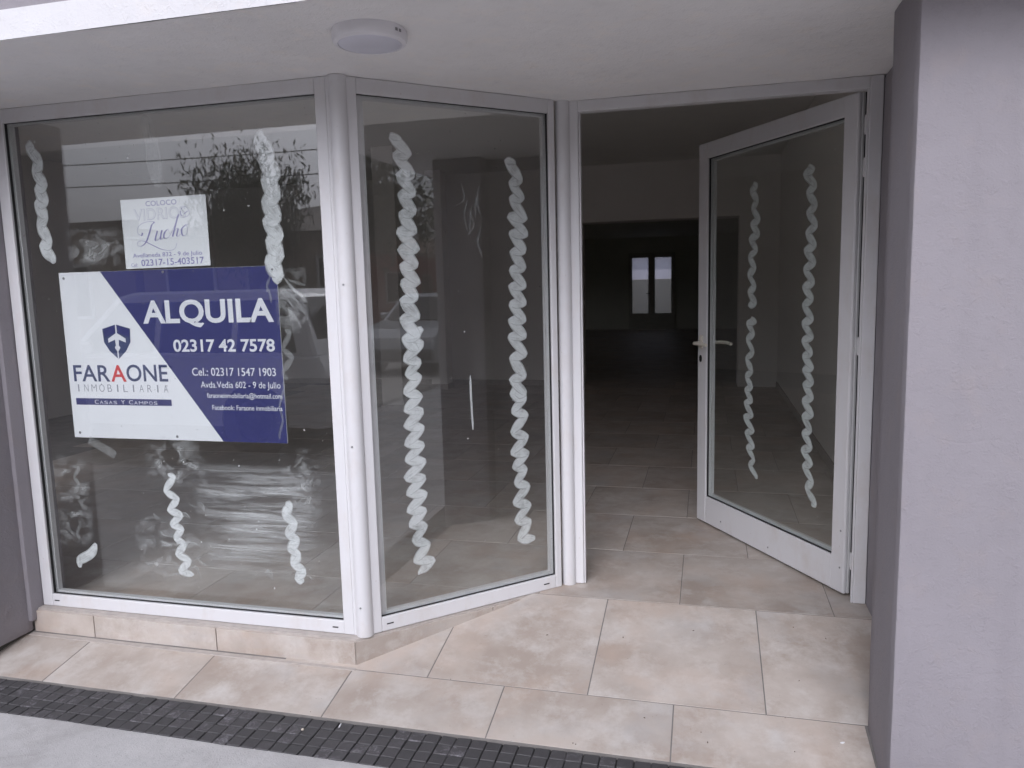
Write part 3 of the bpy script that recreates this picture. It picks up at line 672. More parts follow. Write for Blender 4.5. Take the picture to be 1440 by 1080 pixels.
# --- door frame
df = tag(empty('door_frame', (0.45, 0.142, 0)), 'white door frame between the angled window and the pillar', 'door frame')
def DF(name, x0, x1, y0, y1, z0, z1, mat='white_pvc', bev=0.004): return box(name, x0 - 0.45, x1 - 0.45, y0 - 0.142, y1 - 0.142, z0, z1, mat, df, bev, 2)
DF('stile', 0.450, 0.493, 0.142, 0.194, 0.001, H - 0.001); DF('stile', 1.606, 1.655, 0.142, 0.194, 0.001, H - 0.001)
DF('head', 0.492, 1.607, 0.1428, 0.193, 2.037, H - 0.001)
DF('door_stop', 0.4935, 0.500, 0.150, 0.176, 0.001, 2.037, 'white_pvc', 0.001); DF('door_stop', 1.5985, 1.6055, 0.148, 0.160, 0.001, 2.037, 'white_pvc', 0.001)
bm = bmesh.new(); alathe(bm, [(0.030, 0.001), (0.030, H - 0.001)], 24); o = link('round_joint', mesh(bm, 'joint', True), 'white_pvc', df, (0.427 - 0.45, 0.139 - 0.142, 0))

# --- open door
DD = Vector((-0.53403, 0.84547)); AD = math.atan2(DD.y, DD.x)
dr = tag(empty('glass_door', (1.577, 0.209, 0), AD), 'white framed glass door standing open into the shop', 'door')
rect_frame(dr, ('stile', 'rail'), 0, 1.137, 0.012, 2.042, 0.074, 0.083, 0.148, 0.080, -0.055, 0.0, 'white_pvc')
ring(dr, 'gasket', 0.072, 1.056, 0.158, 1.964, 0.006, -0.020, -0.010, 'black_rubber')
box('pane', 0.075, 1.053, -0.030, -0.024, 0.161, 1.961, 'door_glass', dr)
ring(dr, 'glazing_bead', 0.0745, 1.0535, 0.1605, 1.9615, 0.013, -0.047, -0.0305, 'white_pvc')
box('gap_shade_strip', -0.0115, -0.0102, -0.034, -0.026, 0.014, 2.040, 'black_rubber', dr)  # black strip painting the dark gap between door and jamb
box('hinge_channel', -0.010, -0.0003, -0.050, -0.016, 0.014, 2.040, 'grey_bead', dr, 0.002)
box('edge_lip', -0.004, -0.0003, -0.0135, -0.002, 0.014, 2.040, 'white_pvc', dr, 0.001)
for z in (1.916, 1.755, 1.056, 0.159):
    hg = empty('hinge', (0.0, 0, 0)); hg.parent = dr; hg.location = (-0.020, -0.026, z)
    bm = bmesh.new(); alathe(bm, [(0.0075, -0.036), (0.0075, 0.036)], 14); link('barrel', mesh(bm, 'barrel', True), 'white_pvc', hg)
    box('leaf', -0.004, 0.026, -0.005, 0.003, -0.030, 0.030, 'white_pvc', hg, 0.001)
def lever(y0, sg):
    h = empty('handle', (1.098, y0, 1.0)); h.parent = dr
    box('back_plate', -0.014, 0.014, *(sorted((0.0, sg * 0.009))), -0.030, 0.042, 'cream_handle', h, 0.003, 2)
    bm = bmesh.new(); atube(bm, [(0, sg * 0.006, 0), (0, sg * 0.040, 0), (-0.008, sg * 0.050, 0), (-0.030, sg * 0.052, 0.001), (-0.080, sg * 0.050, 0.002), (-0.118, sg * 0.048, -0.004)], [0.009, 0.009, 0.010, 0.010, 0.0095, 0.0085], 10)
    link('lever', mesh(bm, 'lever', True), 'cream_handle', h)
lever(0.0, 1); lever(-0.055, -1)
bm = bmesh.new(); alathe(bm, [(0.011, 0), (0.011, 0.004)], 16)
for v_ in bm.verts: v_.co.y *= 1.7
o = link('keyhole', mesh(bm, 'keyhole'), 'black_rubber', dr, (1.105, 0.0045, 0.915)); o.rotation_euler = (R(90), 0, 0)
flecks(dr, 0.09, 1.04, 0.18, 1.9, -0.0306, 30, 4, -1)
DB = lambda path, *a, **k: brush(dr, path, *a, sy=-1.0, **k)
DY = -0.0308
DB([(0.704, 1.792), (0.682, 1.611), (0.705, 1.411), (0.700, 1.195)], -0.022, 0.085, (0.020, 0.052), DY, 'whitewash', seed=51, fat=1.2)
DB([(0.704, 1.150), (0.715, 0.892), (0.716, 0.679), (0.693, 0.468), (0.667, 0.362)], -0.025, 0.085, (0.020, 0.048), DY, 'whitewash', seed=52, fat=1.2)
DB([(0.313, 1.815), (0.284, 1.636), (0.291, 1.457), (0.297, 1.244), (0.295, 1.058), (0.283, 0.872), (0.283, 0.617), (0.274, 0.490), (0.238, 0.328)], -0.024, 0.083, (0.014, 0.052), DY, 'whitewash', seed=53, fat=1.2)
bm = bmesh.new(); alathe(bm, [(0.004, 0), (0.004, 0.0015)], 10); sm2 = mesh(bm, 'screw')
for x, z in ((0.02, 0.12), (0.02, 0.28), (0.5, 0.05), (0.9, 0.06)):
    o = link('screw_cap', sm2, 'metal_screw', dr, (x, 0.002, z)); o.rotation_euler = (R(90), 0, 0)

# ------------------------------------------------------------------ text
_cap = {}
def text_mesh(s, bold=0.0):
    cu = bpy.data.curves.new('t', 'FONT'); cu.body = s; cu.size = 1; cu.offset = bold; cu.resolution_u = 4
    o = bpy.data.objects.new('t', cu); C.objects.link(o)
    me = bpy.data.meshes.new_from_object(o.evaluated_get(bpy.context.evaluated_depsgraph_get()))
    bpy.data.objects.remove(o); return me
def lettering(par, s, x0, x1, zb, zt, y, mat, bold=0.0, slant=0.0, rise=0.0, name='lettering', refs='H'):
    if (refs, bold) not in _cap:
        m_ = text_mesh(refs, bold); _cap[(refs, bold)] = (min(v_.co.y for v_ in m_.vertices), max(v_.co.y for v_ in m_.vertices))
    b0, b1 = _cap[(refs, bold)]
    me = text_mesh(s, bold); xs = [v_.co.x for v_ in me.vertices]; a, b = min(xs), max(xs)
    for v_ in me.vertices:
        tx = (v_.co.x - a) / (b - a); tz = (v_.co.y - b0) / (b1 - b0)
        z = zb + tz * (zt - zb)
        v_.co = Vector((x0 + tx * (x1 - x0) + slant * (z - zb), y, z + rise * tx))
    return link(name, me, mat, par)
def flat(par, name, pts, y, mat, th=0.0):
    bm = bmesh.new()
    f = bm.faces.new([bm.verts.new((x, y, z)) for x, z in pts]); bm.normal_update()
    if f.normal.y > 0: bmesh.ops.reverse_faces(bm, faces=[f])
    return link(name, mesh(bm, name), mat, par)

# rental board, fixed inside the glass
YS = -0.530 + GY + 0.006 + 0.0035
sg = tag(empty('rental_sign', (-1.557, YS, 0.745)), 'navy and white board reading ALQUILA behind the display window', 'sign')
def L(pts): return [(x + 1.557, z - 0.745) for x, z in pts]
def ST(s, x0, x1, zb, zt, mat, bold=0.0, **k): return lettering(sg, s, x0 + 1.557, x1 + 1.557, zb - 0.745, zt - 0.745, -0.0009, mat, bold, **k)
box('board', 0, 1.0, 0.0, 0.004, 0, 0.684, 'board_white', sg, 0.0008)
flat(sg, 'navy_field', L([(-1.353, 1.4285), (-0.5575, 1.4285), (-0.5575, 0.7455), (-0.841, 0.7455)]), -0.0004, 'print_navy')
ST('ALQUILA', -1.168, -0.581, 1.217, 1.308, 'print_white', 0.028)
ST('02317 42 7578', -1.037, -0.585, 1.104, 1.152, 'print_white', 0.022)
ST('Cel.: 02317 1547 1903', -0.960, -0.588, 1.009, 1.040, 'print_white', 0.004)
ST('Avda.Vedia 602 - 9 de Julio', -0.925, -0.571, 0.961, 0.986, 'print_white', 0.002)
ST('faraoneinmobiliaria@hotmail.com', -0.900, -0.568, 0.921, 0.940, 'print_white', 0.006)
ST('Facebook: Faraone inmobiliaria', -0.880, -0.569, 0.873, 0.892, 'print_white', 0.008)
ST('FAR', -1.530, -1.350, 0.982, 1.050, 'print_slate', 0.012)
ST('A', -1.346, -1.272, 0.982, 1.050, 'print_red', 0.012)
ST('ONE', -1.270, -1.074, 0.984, 1.052, 'print_slate', 0.012)
ww = 0.462 / 12
for i, ch in enumerate('INMOBILIARIA'):
    cw = 0.006 if ch == 'I' else (0.026 if ch in 'MO' else 0.021)
    xc = -1.531 + (i + 0.5) * ww
    ST(ch, xc - cw / 2, xc + cw / 2, 0.940, 0.970, 'print_grey', -0.012)
flat(sg, 'navy_bar', L([(-1.531, 0.912), (-1.067, 0.911), (-1.067, 0.885), (-1.531, 0.884)]), -0.0004, 'print_navy')
xx = -1.438
for wd in ('CASAS', 'Y', 'CAMPOS'):
    for i, ch in enumerate(wd):
        wdt = (0.017 if ch not in 'M' else 0.021) * (1.15 if i == 0 else 1.0)
        ST(ch, xx, xx + wdt, 0.889, 0.906 if i == 0 else 0.902, 'print_white', 0.0); xx += wdt + 0.0055
    xx += 0.014
# shield emblem: navy top halves, slate flanks, white cross of arrows
sx, sz = -1.301, 1.148
def E_(pts, mat, y, name): return flat(sg, name, L([(sx + x, sz + z) for x, z in pts]), y, mat)
E_([(0, 0.068), (0.067, 0.050), (0.064, -0.004), (0.040, -0.040), (0, -0.074), (-0.040, -0.040), (-0.064, -0.004), (-0.067, 0.050)], 'print_slate', -0.0004, 'shield')
E_([(0.006, 0.064), (0.062, 0.047), (0.060, 0.016), (0.006, 0.034)], 'print_navy', -0.0007, 'shield_field')
E_([(-0.006, 0.064), (-0.062, 0.047), (-0.060, 0.016), (-0.006, 0.034)], 'print_navy', -0.0007, 'shield_field')
E_([(0, 0.034), (0.042, 0.010), (0.042, -0.006), (0.009, 0.006), (0.007, -0.018), (0.014, -0.026), (0.0, -0.046), (-0.014, -0.026), (-0.007, -0.018), (-0.009, 0.006), (-0.042, -0.006), (-0.042, 0.010)], 'print_white', -0.0010, 'shield_cross')
E_([(-0.003, 0.068), (0.003, 0.068), (0.003, -0.072), (-0.003, -0.072)], 'print_white', -0.0012, 'shield_stripe')
bm = bmesh.new(); alathe(bm, [(0.006, 0), (0.004, 0.002)], 12); rm = mesh(bm, 'rivet')
for x, z in ((-1.534, 1.406), (-1.059, 1.419), (-1.528, 0.765), (-1.054, 0.760), (-0.575, 1.415)):
    o = link('rivet', rm, 'metal_screw', sg, (x + 1.557, -0.0002, z - 0.745)); o.rotation_euler = (R(90), 0, 0)

# glazier's paper notice above it
pn = tag(empty('paper_notice', (-1.226, YS - 0.0005, 1.435)), 'white paper notice signed Lucho stuck above the rental board', 'notice')
def PT(s, x0, x1, zb, zt, mat, bold=0.0, **k): return lettering(pn, s, x0 + 1.226, x1 + 1.226, zb - 1.435, zt - 1.435, -0.0009, mat, bold, **k)
bm = bmesh.new(); aprism(bm, [(0, 0), (0.386, 0.0), (0.384, 0.0006), (0.002, 0.0006)], 0, 1); bm.free()
bm = bmesh.new(); abox(bm, 0.0, 0.386, 0, 0.0006, 0.0, 0.268)
for v_ in bm.verts: v_.co.z += 0.003 * v_.co.x / 0.386 * (1 if True else 0)
link('sheet', mesh(bm, 'sheet'), 'paper', pn)
PT('COLOCO', -1.110, -0.970, 1.674, 1.693, 'print_lilac', 0.0, rise=0.001)
PT('VIDRIOS', -1.168, -0.932, 1.620, 1.664, 'print_faint', 0.015, rise=0.003)
PT('VIDRIOS', -1.166, -0.934, 1.6225, 1.6620, 'paper', -0.012, rise=0.003)
for o in list(pn.children):
    if o.name.startswith('lettering') and o.data.materials[0] == MT['paper']: o.location.y = -0.0002
PT('Avellaneda 832 - 9 de Julio', -1.189, -0.873, 1.478, 1.494, 'print_lilac', 0.004, rise=0.002)
PT('02317-15-403517', -1.153, -0.867, 1.444, 1.469, 'print_lilac', 0.012, rise=0.003)
PT('Cel:', -1.200, -1.170, 1.443, 1.456, 'print_lilac', 0.0)
# hand-lettered name: pen strokes of changing width
def pen(pts, w0, name='pen_stroke', mat='print_lilac', yy=-0.0010):
    P = [Vector((x + 1.226, z - 1.435)) for x, z in pts]
    out = []
    for i in range(len(P) - 1):
        p0, p1, p2, p3 = P[max(i - 1, 0)], P[i], P[i + 1], P[min(i + 2, len(P) - 1)]
        for k in range(10):
            t = k / 10
            out.append(0.5 * ((2 * p1) + (p2 - p0) * t + (2 * p0 - 5 * p1 + 4 * p2 - p3) * t * t + (3 * p1 - p0 - 3 * p2 + p3) * t ** 3))
    out.append(P[-1]); bm = bmesh.new(); prev = None
    for i, p in enumerate(out):
        d = out[min(i + 1, len(out) - 1)] - out[max(i - 1, 0)]
        if d.length < 1e-7: continue
        d.normalize(); down = max(0.0, -d.y) ** 1.5
        wv = (0.0012 + w0 * down) * 0.5; nn = Vector((-d.y, d.x))
        a, b = p + nn * wv, p - nn * wv; y_ = yy - 0.0002 * i / len(out)
        va, vb = bm.verts.new((a.x, y_, a.y)), bm.verts.new((b.x, y_, b.y))
        if prev: bm.faces.new((prev[0], va, vb, prev[1]))
        prev = (va, vb)
    return link(name, mesh(bm, name), mat, pn)
pen([(-1.135, 1.573), (-1.142, 1.562), (-1.157, 1.574), (-1.152, 1.597), (-1.127, 1.611), (-1.095, 1.615), (-1.078, 1.611), (-1.090, 1.601), (-1.103, 1.572), (-1.123, 1.536), (-1.148, 1.521), (-1.164, 1.529), (-1.154, 1.541), (-1.130, 1.540), (-1.096, 1.525), (-1.055, 1.507), (-1.016, 1.501), (-0.992, 1.508), (-0.983, 1.528)], 0.006)
pen([(-1.066, 1.578), (-1.079, 1.545), (-1.070, 1.541), (-1.056, 1.553), (-1.045, 1.580), (-1.055, 1.550), (-1.050, 1.545), (-1.040, 1.552)], 0.006)
pen([(-1.013, 1.575), (-1.020, 1.581), (-1.034, 1.570), (-1.039, 1.553), (-1.030, 1.547), (-1.016, 1.553), (-1.005, 1.566)], 0.006)
pen([(-1.005, 1.566), (-0.975, 1.612), (-0.961, 1.634), (-0.969, 1.628), (-0.999, 1.553)], 0.006)
pen([(-0.997, 1.556), (-0.985, 1.578), (-0.972, 1.582), (-0.980, 1.557), (-0.972, 1.554), (-0.962, 1.562)], 0.005)
pen([(-0.938, 1.594), (-0.955, 1.581), (-0.956, 1.561), (-0.946, 1.554), (-0.933, 1.566), (-0.930, 1.588), (-0.938, 1.596), (-0.922, 1.597)], 0.006)
pen([(-0.918, 1.650), (-0.930, 1.664), (-0.950, 1.658), (-0.956, 1.640), (-0.942, 1.626), (-0.922, 1.630), (-0.913, 1.646), (-0.925, 1.646), (-0.940, 1.636)], 0.003)

# ------------------------------------------------------------------ ceiling lamp
cl = tag(empty('ceiling_lamp', (0.046, -0.905, H)), 'round white ceiling lamp under the canopy, switched off', 'lamp')
bm = bmesh.new(); alathe(bm, [(0.108, 0.002), (0.110, -0.004), (0.110, -0.026), (0.106, -0.034), (0.094, -0.038), (0.092, -0.034)], 48); link('housing', mesh(bm, 'housing', True), 'lamp_body', cl)
bm = bmesh.new(); alathe(bm, [(0.091, -0.0335), (0.0905, -0.0372), (0.07, -0.040), (0.03, -0.0415)], 48); link('diffuser', mesh(bm, 'diffuser', True), 'lamp_diffuser', cl)
for a in (38, 46):
    o = box('clip', -0.004, 0.004, -0.001, 0.002, -0.020, -0.012, 'metal_screw', cl); o.location = (0.1105 * math.cos(R(a - 60)), 0.1105 * math.sin(R(a - 60)), 0); o.rotation_euler = (0, 0, R(a - 60 + 90))

# ------------------------------------------------------------------ litter
def crumb(name, label, cat, x, y, z, r, mat, sq=(1, 1, 0.5), rz=0.0):
    bm = bmesh.new(); bmesh.ops.create_icosphere(bm, subdivisions=1, radius=r)
    for v_ in bm.verts:
        v_.co *= 1 + 0.3 * noise.noise(v_.co * 300 + Vector((x * 9, y * 9, 0))); v_.co = Vector((v_.co.x * sq[0], v_.co.y * sq[1], v_.co.z * sq[2]))
    o = link(name, mesh(bm, name), mat, None, (x, y, z + r * sq[2] * 0.85)); o.rotation_euler.z = rz; return tag(o, label, cat)
crumb('cigarette_end', 'white cigarette end lying on the dark paver strip', 'cigarette end', -0.195, -0.876, -0.1565, 0.004, 'scrap_white', (0.8, 3.6, 0.8), 0.15)
crumb('pebble', 'small pale pebble lying on the dark paver strip', 'pebble', -0.310, -0.925, -0.1565, 0.006, 'pebble', (1, 1.1, 0.7))
crumb('paper_scrap', 'tiny white paper scrap on the tiles beside the pillar', 'paper scrap', 1.44, -0.680, ramp(-0.68), 0.006, 'scrap_white', (1.5, 0.8, 0.3), 0.6)
bm = bmesh.new(); rl = random.Random(5)
for k in range(20):
    x, y = rl.uniform(-0.6, 1.5), rl.uniform(-0.83, -0.05)
    if y > -0.5 and x < 0.5 + y: continue
    a = rl.uniform(0, 6.28); l_ = rl.uniform(0.0015, 0.006); w_ = rl.uniform(0.0010, 0.0022); z = ramp(y) + 0.0012
    c_, s_ = math.cos(a), math.sin(a)
    q = [(l_ * c_, l_ * s_), (-w_ * s_, w_ * c_), (-l_ * c_, -l_ * s_), (w_ * s_, -w_ * c_)]
    top = bm.verts.new((x, y, z + 0.0022)); b_ = [bm.verts.new((x + i, y + j, ramp(y + j) + 0.0006)) for i, j in q]
    for i in range(4): bm.faces.new((b_[i], b_[(i + 1) % 4], top))
cr_ = link('crumbs', mesh(bm, 'crumbs'), 'bark'); cr_['kind'] = 'stuff'; cr_['label'] = 'dry leaf crumbs scattered over the entrance tiles'; cr_['category'] = 'crumbs'

# ------------------------------------------------------------------ the street opposite (seen in the glass)
def car(loc, rz, paint, label, length=4.3, height=1.62, group=None):
    e_ = tag(empty('parked_car', loc, rz), label, 'car', group)
    Lh = length / 2; hz = height; wd = 0.86
    lo = [(-Lh, 0.42), (-Lh + 0.03, 0.78), (-Lh + 0.12, 0.98), (Lh - 1.28, 1.00), (Lh - 0.30, 0.88), (Lh - 0.05, 0.72), (Lh, 0.45), (Lh - 0.05, 0.26), (-Lh + 0.05, 0.26)]
    bm = bmesh.new()
    secs = [(-wd, 0.93), (-wd * 0.94, 1.0), (wd * 0.94, 1.0), (wd, 0.93)]
    rings = [[bm.verts.new((x * (0.985 if s < 1 else 1), y, 0.26 + (z - 0.26) * (0.97 if s < 1 else 1))) for x, z in lo] for y, s in secs]
    for a, b in zip(rings, rings[1:]):
        for k in range(len(lo)): bm.faces.new((a[k], a[(k + 1) % len(lo)], b[(k + 1) % len(lo)], b[k]))
    bm.faces.new(rings[0]); bm.faces.new(rings[-1][::-1])
    link('body', mesh(bm, 'body'), paint, e_)
    cab = [(-Lh + 0.14, 0.97), (-Lh + 0.38, hz - 0.06), (-Lh + 0.62, hz), (Lh - 2.05, hz), (Lh - 1.82, hz - 0.05), (Lh - 1.18, 0.97)]
    bm = bmesh.new(); rr_ = []
    for y in (-1, 1):
        rr_.append([bm.verts.new((x, y * (wd * 0.95 - 0.16 * (z - 0.97) / (hz - 0.97)), z)) for x, z in cab])
    for k in range(len(cab)): bm.faces.new((rr_[0][k], rr_[0][(k + 1) % 6], rr_[1][(k + 1) % 6], rr_[1][k]))
    bm.faces.new(rr_[0]); bm.faces.new(rr_[1][::-1]); bmesh.ops.bevel(bm, geom=list(bm.edges), offset=0.03, segments=1, affect='EDGES')
    link('cabin', mesh(bm, 'cabin'), paint, e_)
    f = lambda z: wd * 0.95 - 0.16 * (z - 0.97) / (hz - 0.97) + 0.004
    for s in (-1, 1):
        for x0, x1, t0, t1 in ((-Lh + 0.36, -Lh + 1.05, -Lh + 0.52, -Lh + 1.05), (-Lh + 1.12, -Lh + 1.98, -Lh + 1.12, -Lh + 1.98), (-Lh + 2.05, Lh - 1.36, -Lh + 2.05, Lh - 1.88)):
            za, zb = 1.02, hz - 0.11
            bm = bmesh.new(); q = [(x0, s * f(za), za), (x1, s * f(za), za), (t1, s * f(zb), zb), (t0, s * f(zb), zb)]
            fa = [bm.verts.new(p) for p in q]; fb = [bm.verts.new((p[0], p[1] - s * 0.02, p[2])) for p in q]
            bm.faces.new(fa if s < 0 else fa[::-1])
            for k in range(4): bm.faces.new((fa[k], fb[k], fb[(k + 1) % 4], fa[(k + 1) % 4]))
            link('side_window', mesh(bm, 'win'), 'car_glass', e_)
        for x in (-Lh + 0.85, Lh - 0.85):
            wh = empty('wheel', (x, s * (wd - 0.10), 0.33)); wh.parent = e_
            bm = bmesh.new(); alathe(bm, [(0.22, -0.10), (0.31, -0.105), (0.33, -0.07), (0.33, 0.07), (0.31, 0.105), (0.22, 0.10)], 28); t_ = link('tyre', mesh(bm, 'tyre', True), 'tyre', wh); t_.rotation_euler = (R(90), 0, 0)
            bm = bmesh.new(); alathe(bm, [(0.215, -0.108), (0.10, -0.09), (0.05, -0.112), (0.05, 0.112), (0.10, 0.09), (0.215, 0.108)], 20); t_ = link('rim', mesh(bm, 'rim'), 'rim', wh); t_.rotation_euler = (R(90), 0, 0)
            bm = bmesh.new(); alathe(bm, [(0.37, -0.02), (0.40, 0.0), (0.37, 0.02)], 28); t_ = link('wheel_arch', mesh(bm, 'arch'), 'bumper', e_, (x, s * (wd - 0.012), 0.33)); t_.rotation_euler = (R(90), 0, 0)
        box('headlight', Lh - 0.20, Lh - 0.03, s * 0.68 - 0.13, s * 0.68 + 0.13, 0.62, 0.76, 'lamp_clear', e_, 0.03)
        box('tail_light', -Lh - 0.012, -Lh + 0.03, s * 0.72 - 0.08, s * 0.72 + 0.08, 0.66, 0.80, 'lamp_red', e_, 0.02)
        box('mirror', Lh - 1.62, Lh - 1.48, s * 0.90 - 0.09, s * 0.90 + 0.09, 1.02, 1.15, paint, e_, 0.03)
        box('door_handle', -Lh + 1.80, -Lh + 1.96, s * 0.868 - 0.015, s * 0.868 + 0.015, 0.86, 0.89, 'bumper', e_, 0.005)
    box('bumper', Lh - 0.12, Lh + 0.03, -0.80, 0.80, 0.30, 0.52, 'bumper', e_, 0.04); box('bumper', -Lh - 0.03, -Lh + 0.12, -0.80, 0.80, 0.30, 0.52, 'bumper', e_, 0.04)
    bm = bmesh.new(); q = [(Lh - 1.20, -0.70, 1.00), (Lh - 1.20, 0.70, 1.00), (Lh - 1.80, 0.60, hz - 0.08), (Lh - 1.80, -0.60, hz - 0.08)]
    nn = Vector((0.75, 0, 0.65)) * 0.02; bm.faces.new([bm.verts.new(Vector(p) + nn) for p in q]); link('windscreen', mesh(bm, 'windscreen'), 'car_glass', e_)
    bm = bmesh.new(); q = [(-Lh + 0.19, 0.68, 1.02), (-Lh + 0.19, -0.68, 1.02), (-Lh + 0.36, -0.60, hz - 0.10), (-Lh + 0.36, 0.60, hz - 0.10)]
    bm.faces.new([bm.verts.new(Vector(p) + Vector((-0.02, 0, 0.01))) for p in q]); link('rear_window', mesh(bm, 'rear'), 'car_glass', e_)
    return e_
car((-4.80, -5.55, ZR), math.pi, 'white_paint', 'white car parked at the kerb, mirrored in the display window', 4.4, 1.66)
car((12.2, -5.3, ZR), math.pi, 'silver_paint', 'silver car parked at the kerb, mirrored in the angled window', 4.3, 1.52)

def house(x0, x1, y1, hgt, wall, label, roof=0.0, rmat='roof_grey', wins=()):
    e_ = tag(empty('house', ((x0 + x1) / 2, y1, ZW)), label, 'house'); hw = (x1 - x0) / 2; dp = 7.0
    box('wall', -hw, hw, -dp, 0, -0.3, hgt, wall, e_)
    if roof > 0:
        bm = bmesh.new(); a = [bm.verts.new(p) for p in ((-hw - 0.3, 0.35, hgt), (hw + 0.3, 0.35, hgt), (hw + 0.3, -dp - 0.3, hgt), (-hw - 0.3, -dp - 0.3, hgt))]
        b = [bm.verts.new((-hw + 2.6, -dp / 2, hgt + roof)), bm.verts.new((hw - 2.6, -dp / 2, hgt + roof))]
        bm.faces.new(a[::-1]); bm.faces.new((a[0], a[1], b[1], b[0])); bm.faces.new((a[1], a[2], b[1])); bm.faces.new((a[2], a[3], b[0], b[1])); bm.faces.new((a[3], a[0], b[0]))
        link('roof', mesh(bm, 'roof'), rmat, e_)
    else:
        box('parapet', -hw - 0.06, hw + 0.06, -0.2, 0.06, hgt, hgt + 0.18, rmat, e_)
    for wx, wz, ww_, wh_, kind in wins:
        p_ = empty('door' if kind == 'd' else 'window', (wx - (x0 + x1) / 2, 0.0, wz)); p_.parent = e_
        box('frame', -ww_ / 2, ww_ / 2, 0.002, 0.06, 0, wh_, 'dark_wood' if kind == 'd' else 'white_pvc', p_); box('pane', -ww_ / 2 + 0.07, ww_ / 2 - 0.07, 0.058, 0.066, 0.07, wh_ - 0.07, 'car_glass' if kind != 'd' else 'bark', p_)
    return e_
house(-11.6, -5.0, -13.0, 2.75, 'house_brown', 'low brown house with a grey hipped roof across the street', 0.95, wins=((-10.3, 0.95, 1.3, 1.3, 'w'), (-8.4, 0.02, 0.95, 2.1, 'd'), (-6.5, 0.95, 1.3, 1.3, 'w')))
house(-20.5, -12.0, -13.2, 3.05, 'house_brown', 'flat-roofed brown house across the street', 0.0, wins=((-18.5, 0.95, 1.6, 1.3, 'w'), (-16.0, 0.02, 1.0, 2.1, 'd'), (-13.9, 0.95, 1.4, 1.3, 'w')))
house(-4.6, 6.0, -13.1, 3.4, 'house_cream', 'flat-roofed cream house across the street', 0.0, wins=((-3.2, 0.95, 1.3, 1.3, 'w'), (0.2, 0.02, 1.0, 2.1, 'd'), (3.5, 0.95, 1.8, 1.3, 'w')))
house(6.4, 17.0, -13.0, 3.1, 'house_brown', 'brown house with a steep grey roof further down the street', 1.4, wins=((8.5, 0.95, 1.4, 1.3, 'w'), (11.5, 0.02, 1.0, 2.1, 'd'), (14.5, 0.95, 1.4, 1.3, 'w')))
house(23.5, 36.0, -13.1, 2.9, 'house_red', 'low red brick house behind the street trees', 0.0, 'house_cream', wins=((26.5, 0.9, 1.6, 1.3, 'w'), (30.0, 0.02, 1.1, 2.1, 'd'), (33.5, 0.9, 1.6, 1.3, 'w')))
house(37.0, 50.0, -13.1, 4.2, 'house_cream', 'taller cream house past the red brick one', 0.0, wins=((40.0, 0.9, 1.6, 1.5, 'w'), (44.0, 0.02, 1.1, 2.1, 'd'), (47.5, 0.9, 1.6, 1.5, 'w')))

def tree(loc, hgt, cr, label, seed, mat='leaf_dark', upright=False, leaves=5200, trunk_r=0.17):
    rr = random.Random(seed); e_ = tag(empty('street_tree', loc), label, 'tree', None)
    bm = bmesh.new(); tips = []
    top = hgt * (0.42 if not upright else 0.45)
    atube(bm, [(0, 0, -0.1), (rr.uniform(-.1, .1), rr.uniform(-.1, .1), top * 0.5), (rr.uniform(-.15, .15), rr.uniform(-.15, .15), top)], [trunk_r, trunk_r * 0.8, trunk_r * 0.65], 9)
    for k in range(15 if not upright else 26):
        a = rr.uniform(0, 6.28); el = rr.uniform(0.25, 1.25) if not upright else rr.uniform(0.75, 1.45); Ln = (hgt - top) * rr.uniform(0.55, 1.0)
        d = Vector((math.cos(a) * math.cos(el) * cr / (hgt - top) * 1.1, math.sin(a) * math.cos(el) * cr / (hgt - top) * 1.1, math.sin(el)))
        p0 = Vector((0, 0, top * rr.uniform(0.75, 1.0))); p1 = p0 + d * Ln * 0.5 + Vector((rr.uniform(-.2, .2), rr.uniform(-.2, .2), 0.1)); p2 = p0 + d * Ln
        atube(bm, [p0, p1, p2], [trunk_r * 0.42, trunk_r * 0.26, trunk_r * 0.07], 6); tips += [(p1, 0.8), (p1.lerp(p2, 0.5), 0.9), (p2, 0.7)]
    link('trunk', mesh(bm, 'trunk', True), 'bark', e_)
    vs_, fs_ = [], []
    for k in range(leaves):
        c_, sp = tips[rr.randrange(len(tips))]; sp *= cr * (0.30 if not upright else 0.13)
        p = c_ + Vector((rr.gauss(0, sp), rr.gauss(0, sp), rr.gauss(0, sp * (0.75 if not upright else 1.6))))
        a = Vector((rr.gauss(0, 1), rr.gauss(0, 1), rr.gauss(0, 1) + (2.2 if upright else -0.3))).normalized(); b = a.orthogonal().normalized(); b.rotate(Matrix.Rotation(rr.uniform(0, 6.28), 3, a))
        l_ = rr.uniform(0.10, 0.22) * (0.45 if upright else 1); w_ = l_ * (0.42 if not upright else 0.24); i0 = len(vs_)
        vs_ += [p - a * l_, p + b * w_, p + a * l_, p - b * w_]; fs_.append((i0, i0 + 1, i0 + 2, i0 + 3))
    me = bpy.data.meshes.new('crown'); me.from_pydata([tuple(q) for q in vs_], [], fs_); link('crown', me, mat, e_); return e_
tree((-8.2, -12.3, ZW), 4.5, 2.0, 'small upright leafed tree in front of the hipped-roof house', 3, 'leaf_dark', True, 10000, 0.09)
tree((20.5, -11.9, ZW), 8.0, 3.0, 'broad dark street tree beside the red brick house', 11)
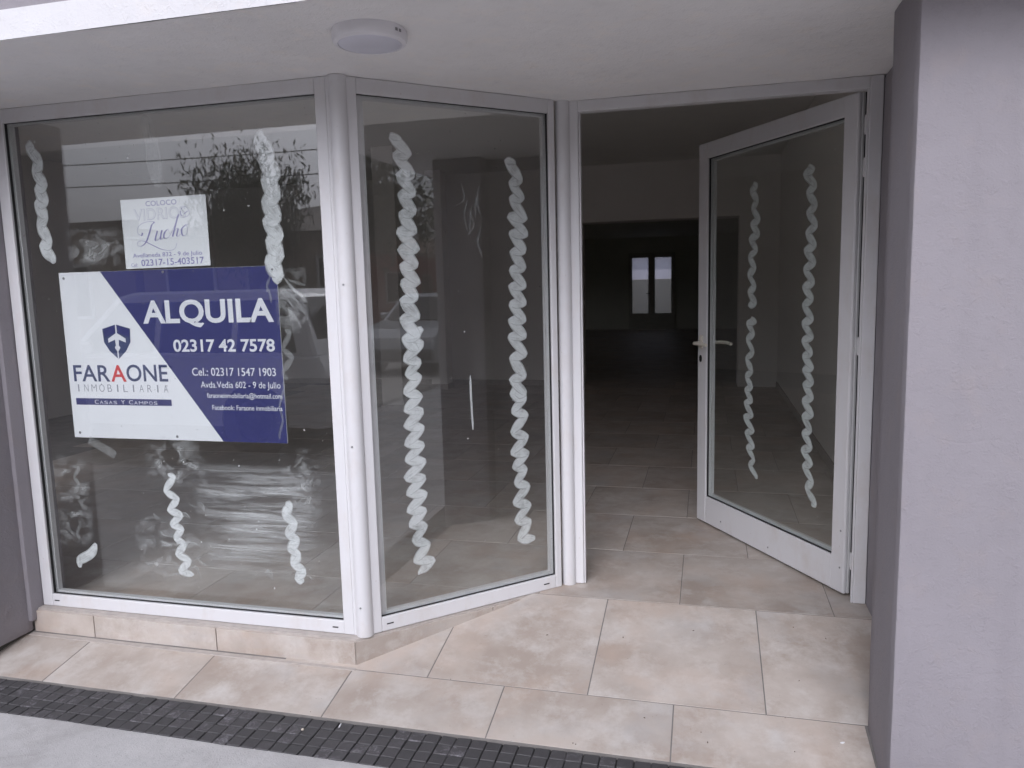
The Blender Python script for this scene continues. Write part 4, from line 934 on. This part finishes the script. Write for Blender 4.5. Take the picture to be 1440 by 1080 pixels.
tree((34.5, -12.0, ZW), 9.0, 3.4, 'tall dark street tree in front of the red brick house', 12)
tree((19.0, -3.9 + 1.0, ZW), 7.0, 2.4, 'dark street tree on the near footpath past the silver car', 13)
tree((-18.0, -12.2, ZW), 4.2, 1.3, 'small dark street tree before the flat-roofed brown house', 14, leaves=3000, trunk_r=0.1)

def pole(x, y, h_, label):
    e_ = tag(empty('utility_pole', (x, y, ZW)), label, 'pole'); bm = bmesh.new(); atube(bm, [(0, 0, -0.2), (0, 0, h_ / 2), (0, 0, h_)], [0.11, 0.095, 0.08], 12); link('shaft', mesh(bm, 'pole', True), 'wood_pole', e_)
    box('crossarm', -0.05, 0.05, -0.5, 0.5, h_ - 0.42, h_ - 0.32, 'wood_pole', e_); return e_
pole(-22.0, -12.0, 5.2, 'wooden utility pole beyond the brown houses'); pole(8.0, -12.0, 5.2, 'wooden utility pole before the steep-roofed brown house')
for z, lab in ((4.55, 'upper power cable strung between the utility poles'), (4.08, 'lower power cable strung between the utility poles')):
    bm = bmesh.new(); pts = [(-22 + 30 * t / 24, -12.0, z - 0.45 * 4 * (t / 24) * (1 - t / 24)) for t in range(25)]
    atube(bm, pts, 0.012, 6); tag(link('power_cable', mesh(bm, 'cable'), 'cable'), lab, 'cable')
# traffic signal far down the street, showing red
ts = tag(empty('traffic_light', (36.0, -10.4 - 0.9, ZW)), 'traffic light showing red far down the street', 'traffic light')
bm = bmesh.new(); atube(bm, [(0, 0, -0.1), (0, 0, 2.0)], 0.05, 10); link('post', mesh(bm, 'post'), 'bumper', ts)
box('signal_head', -0.12, 0.12, -0.16, 0.16, 1.75, 2.65, 'bumper', ts, 0.02)
for k, (z, m_) in enumerate(((2.48, 'red_signal'), (2.20, 'bumper'), (1.92, 'bumper'))):
    bm = bmesh.new(); alathe(bm, [(0.11, 0), (0.10, 0.02), (0.05, 0.03)], 18); o = link('lens', mesh(bm, 'lens'), m_, ts, (-0.122, 0, z)); o.rotation_euler = (0, R(-90), 0)
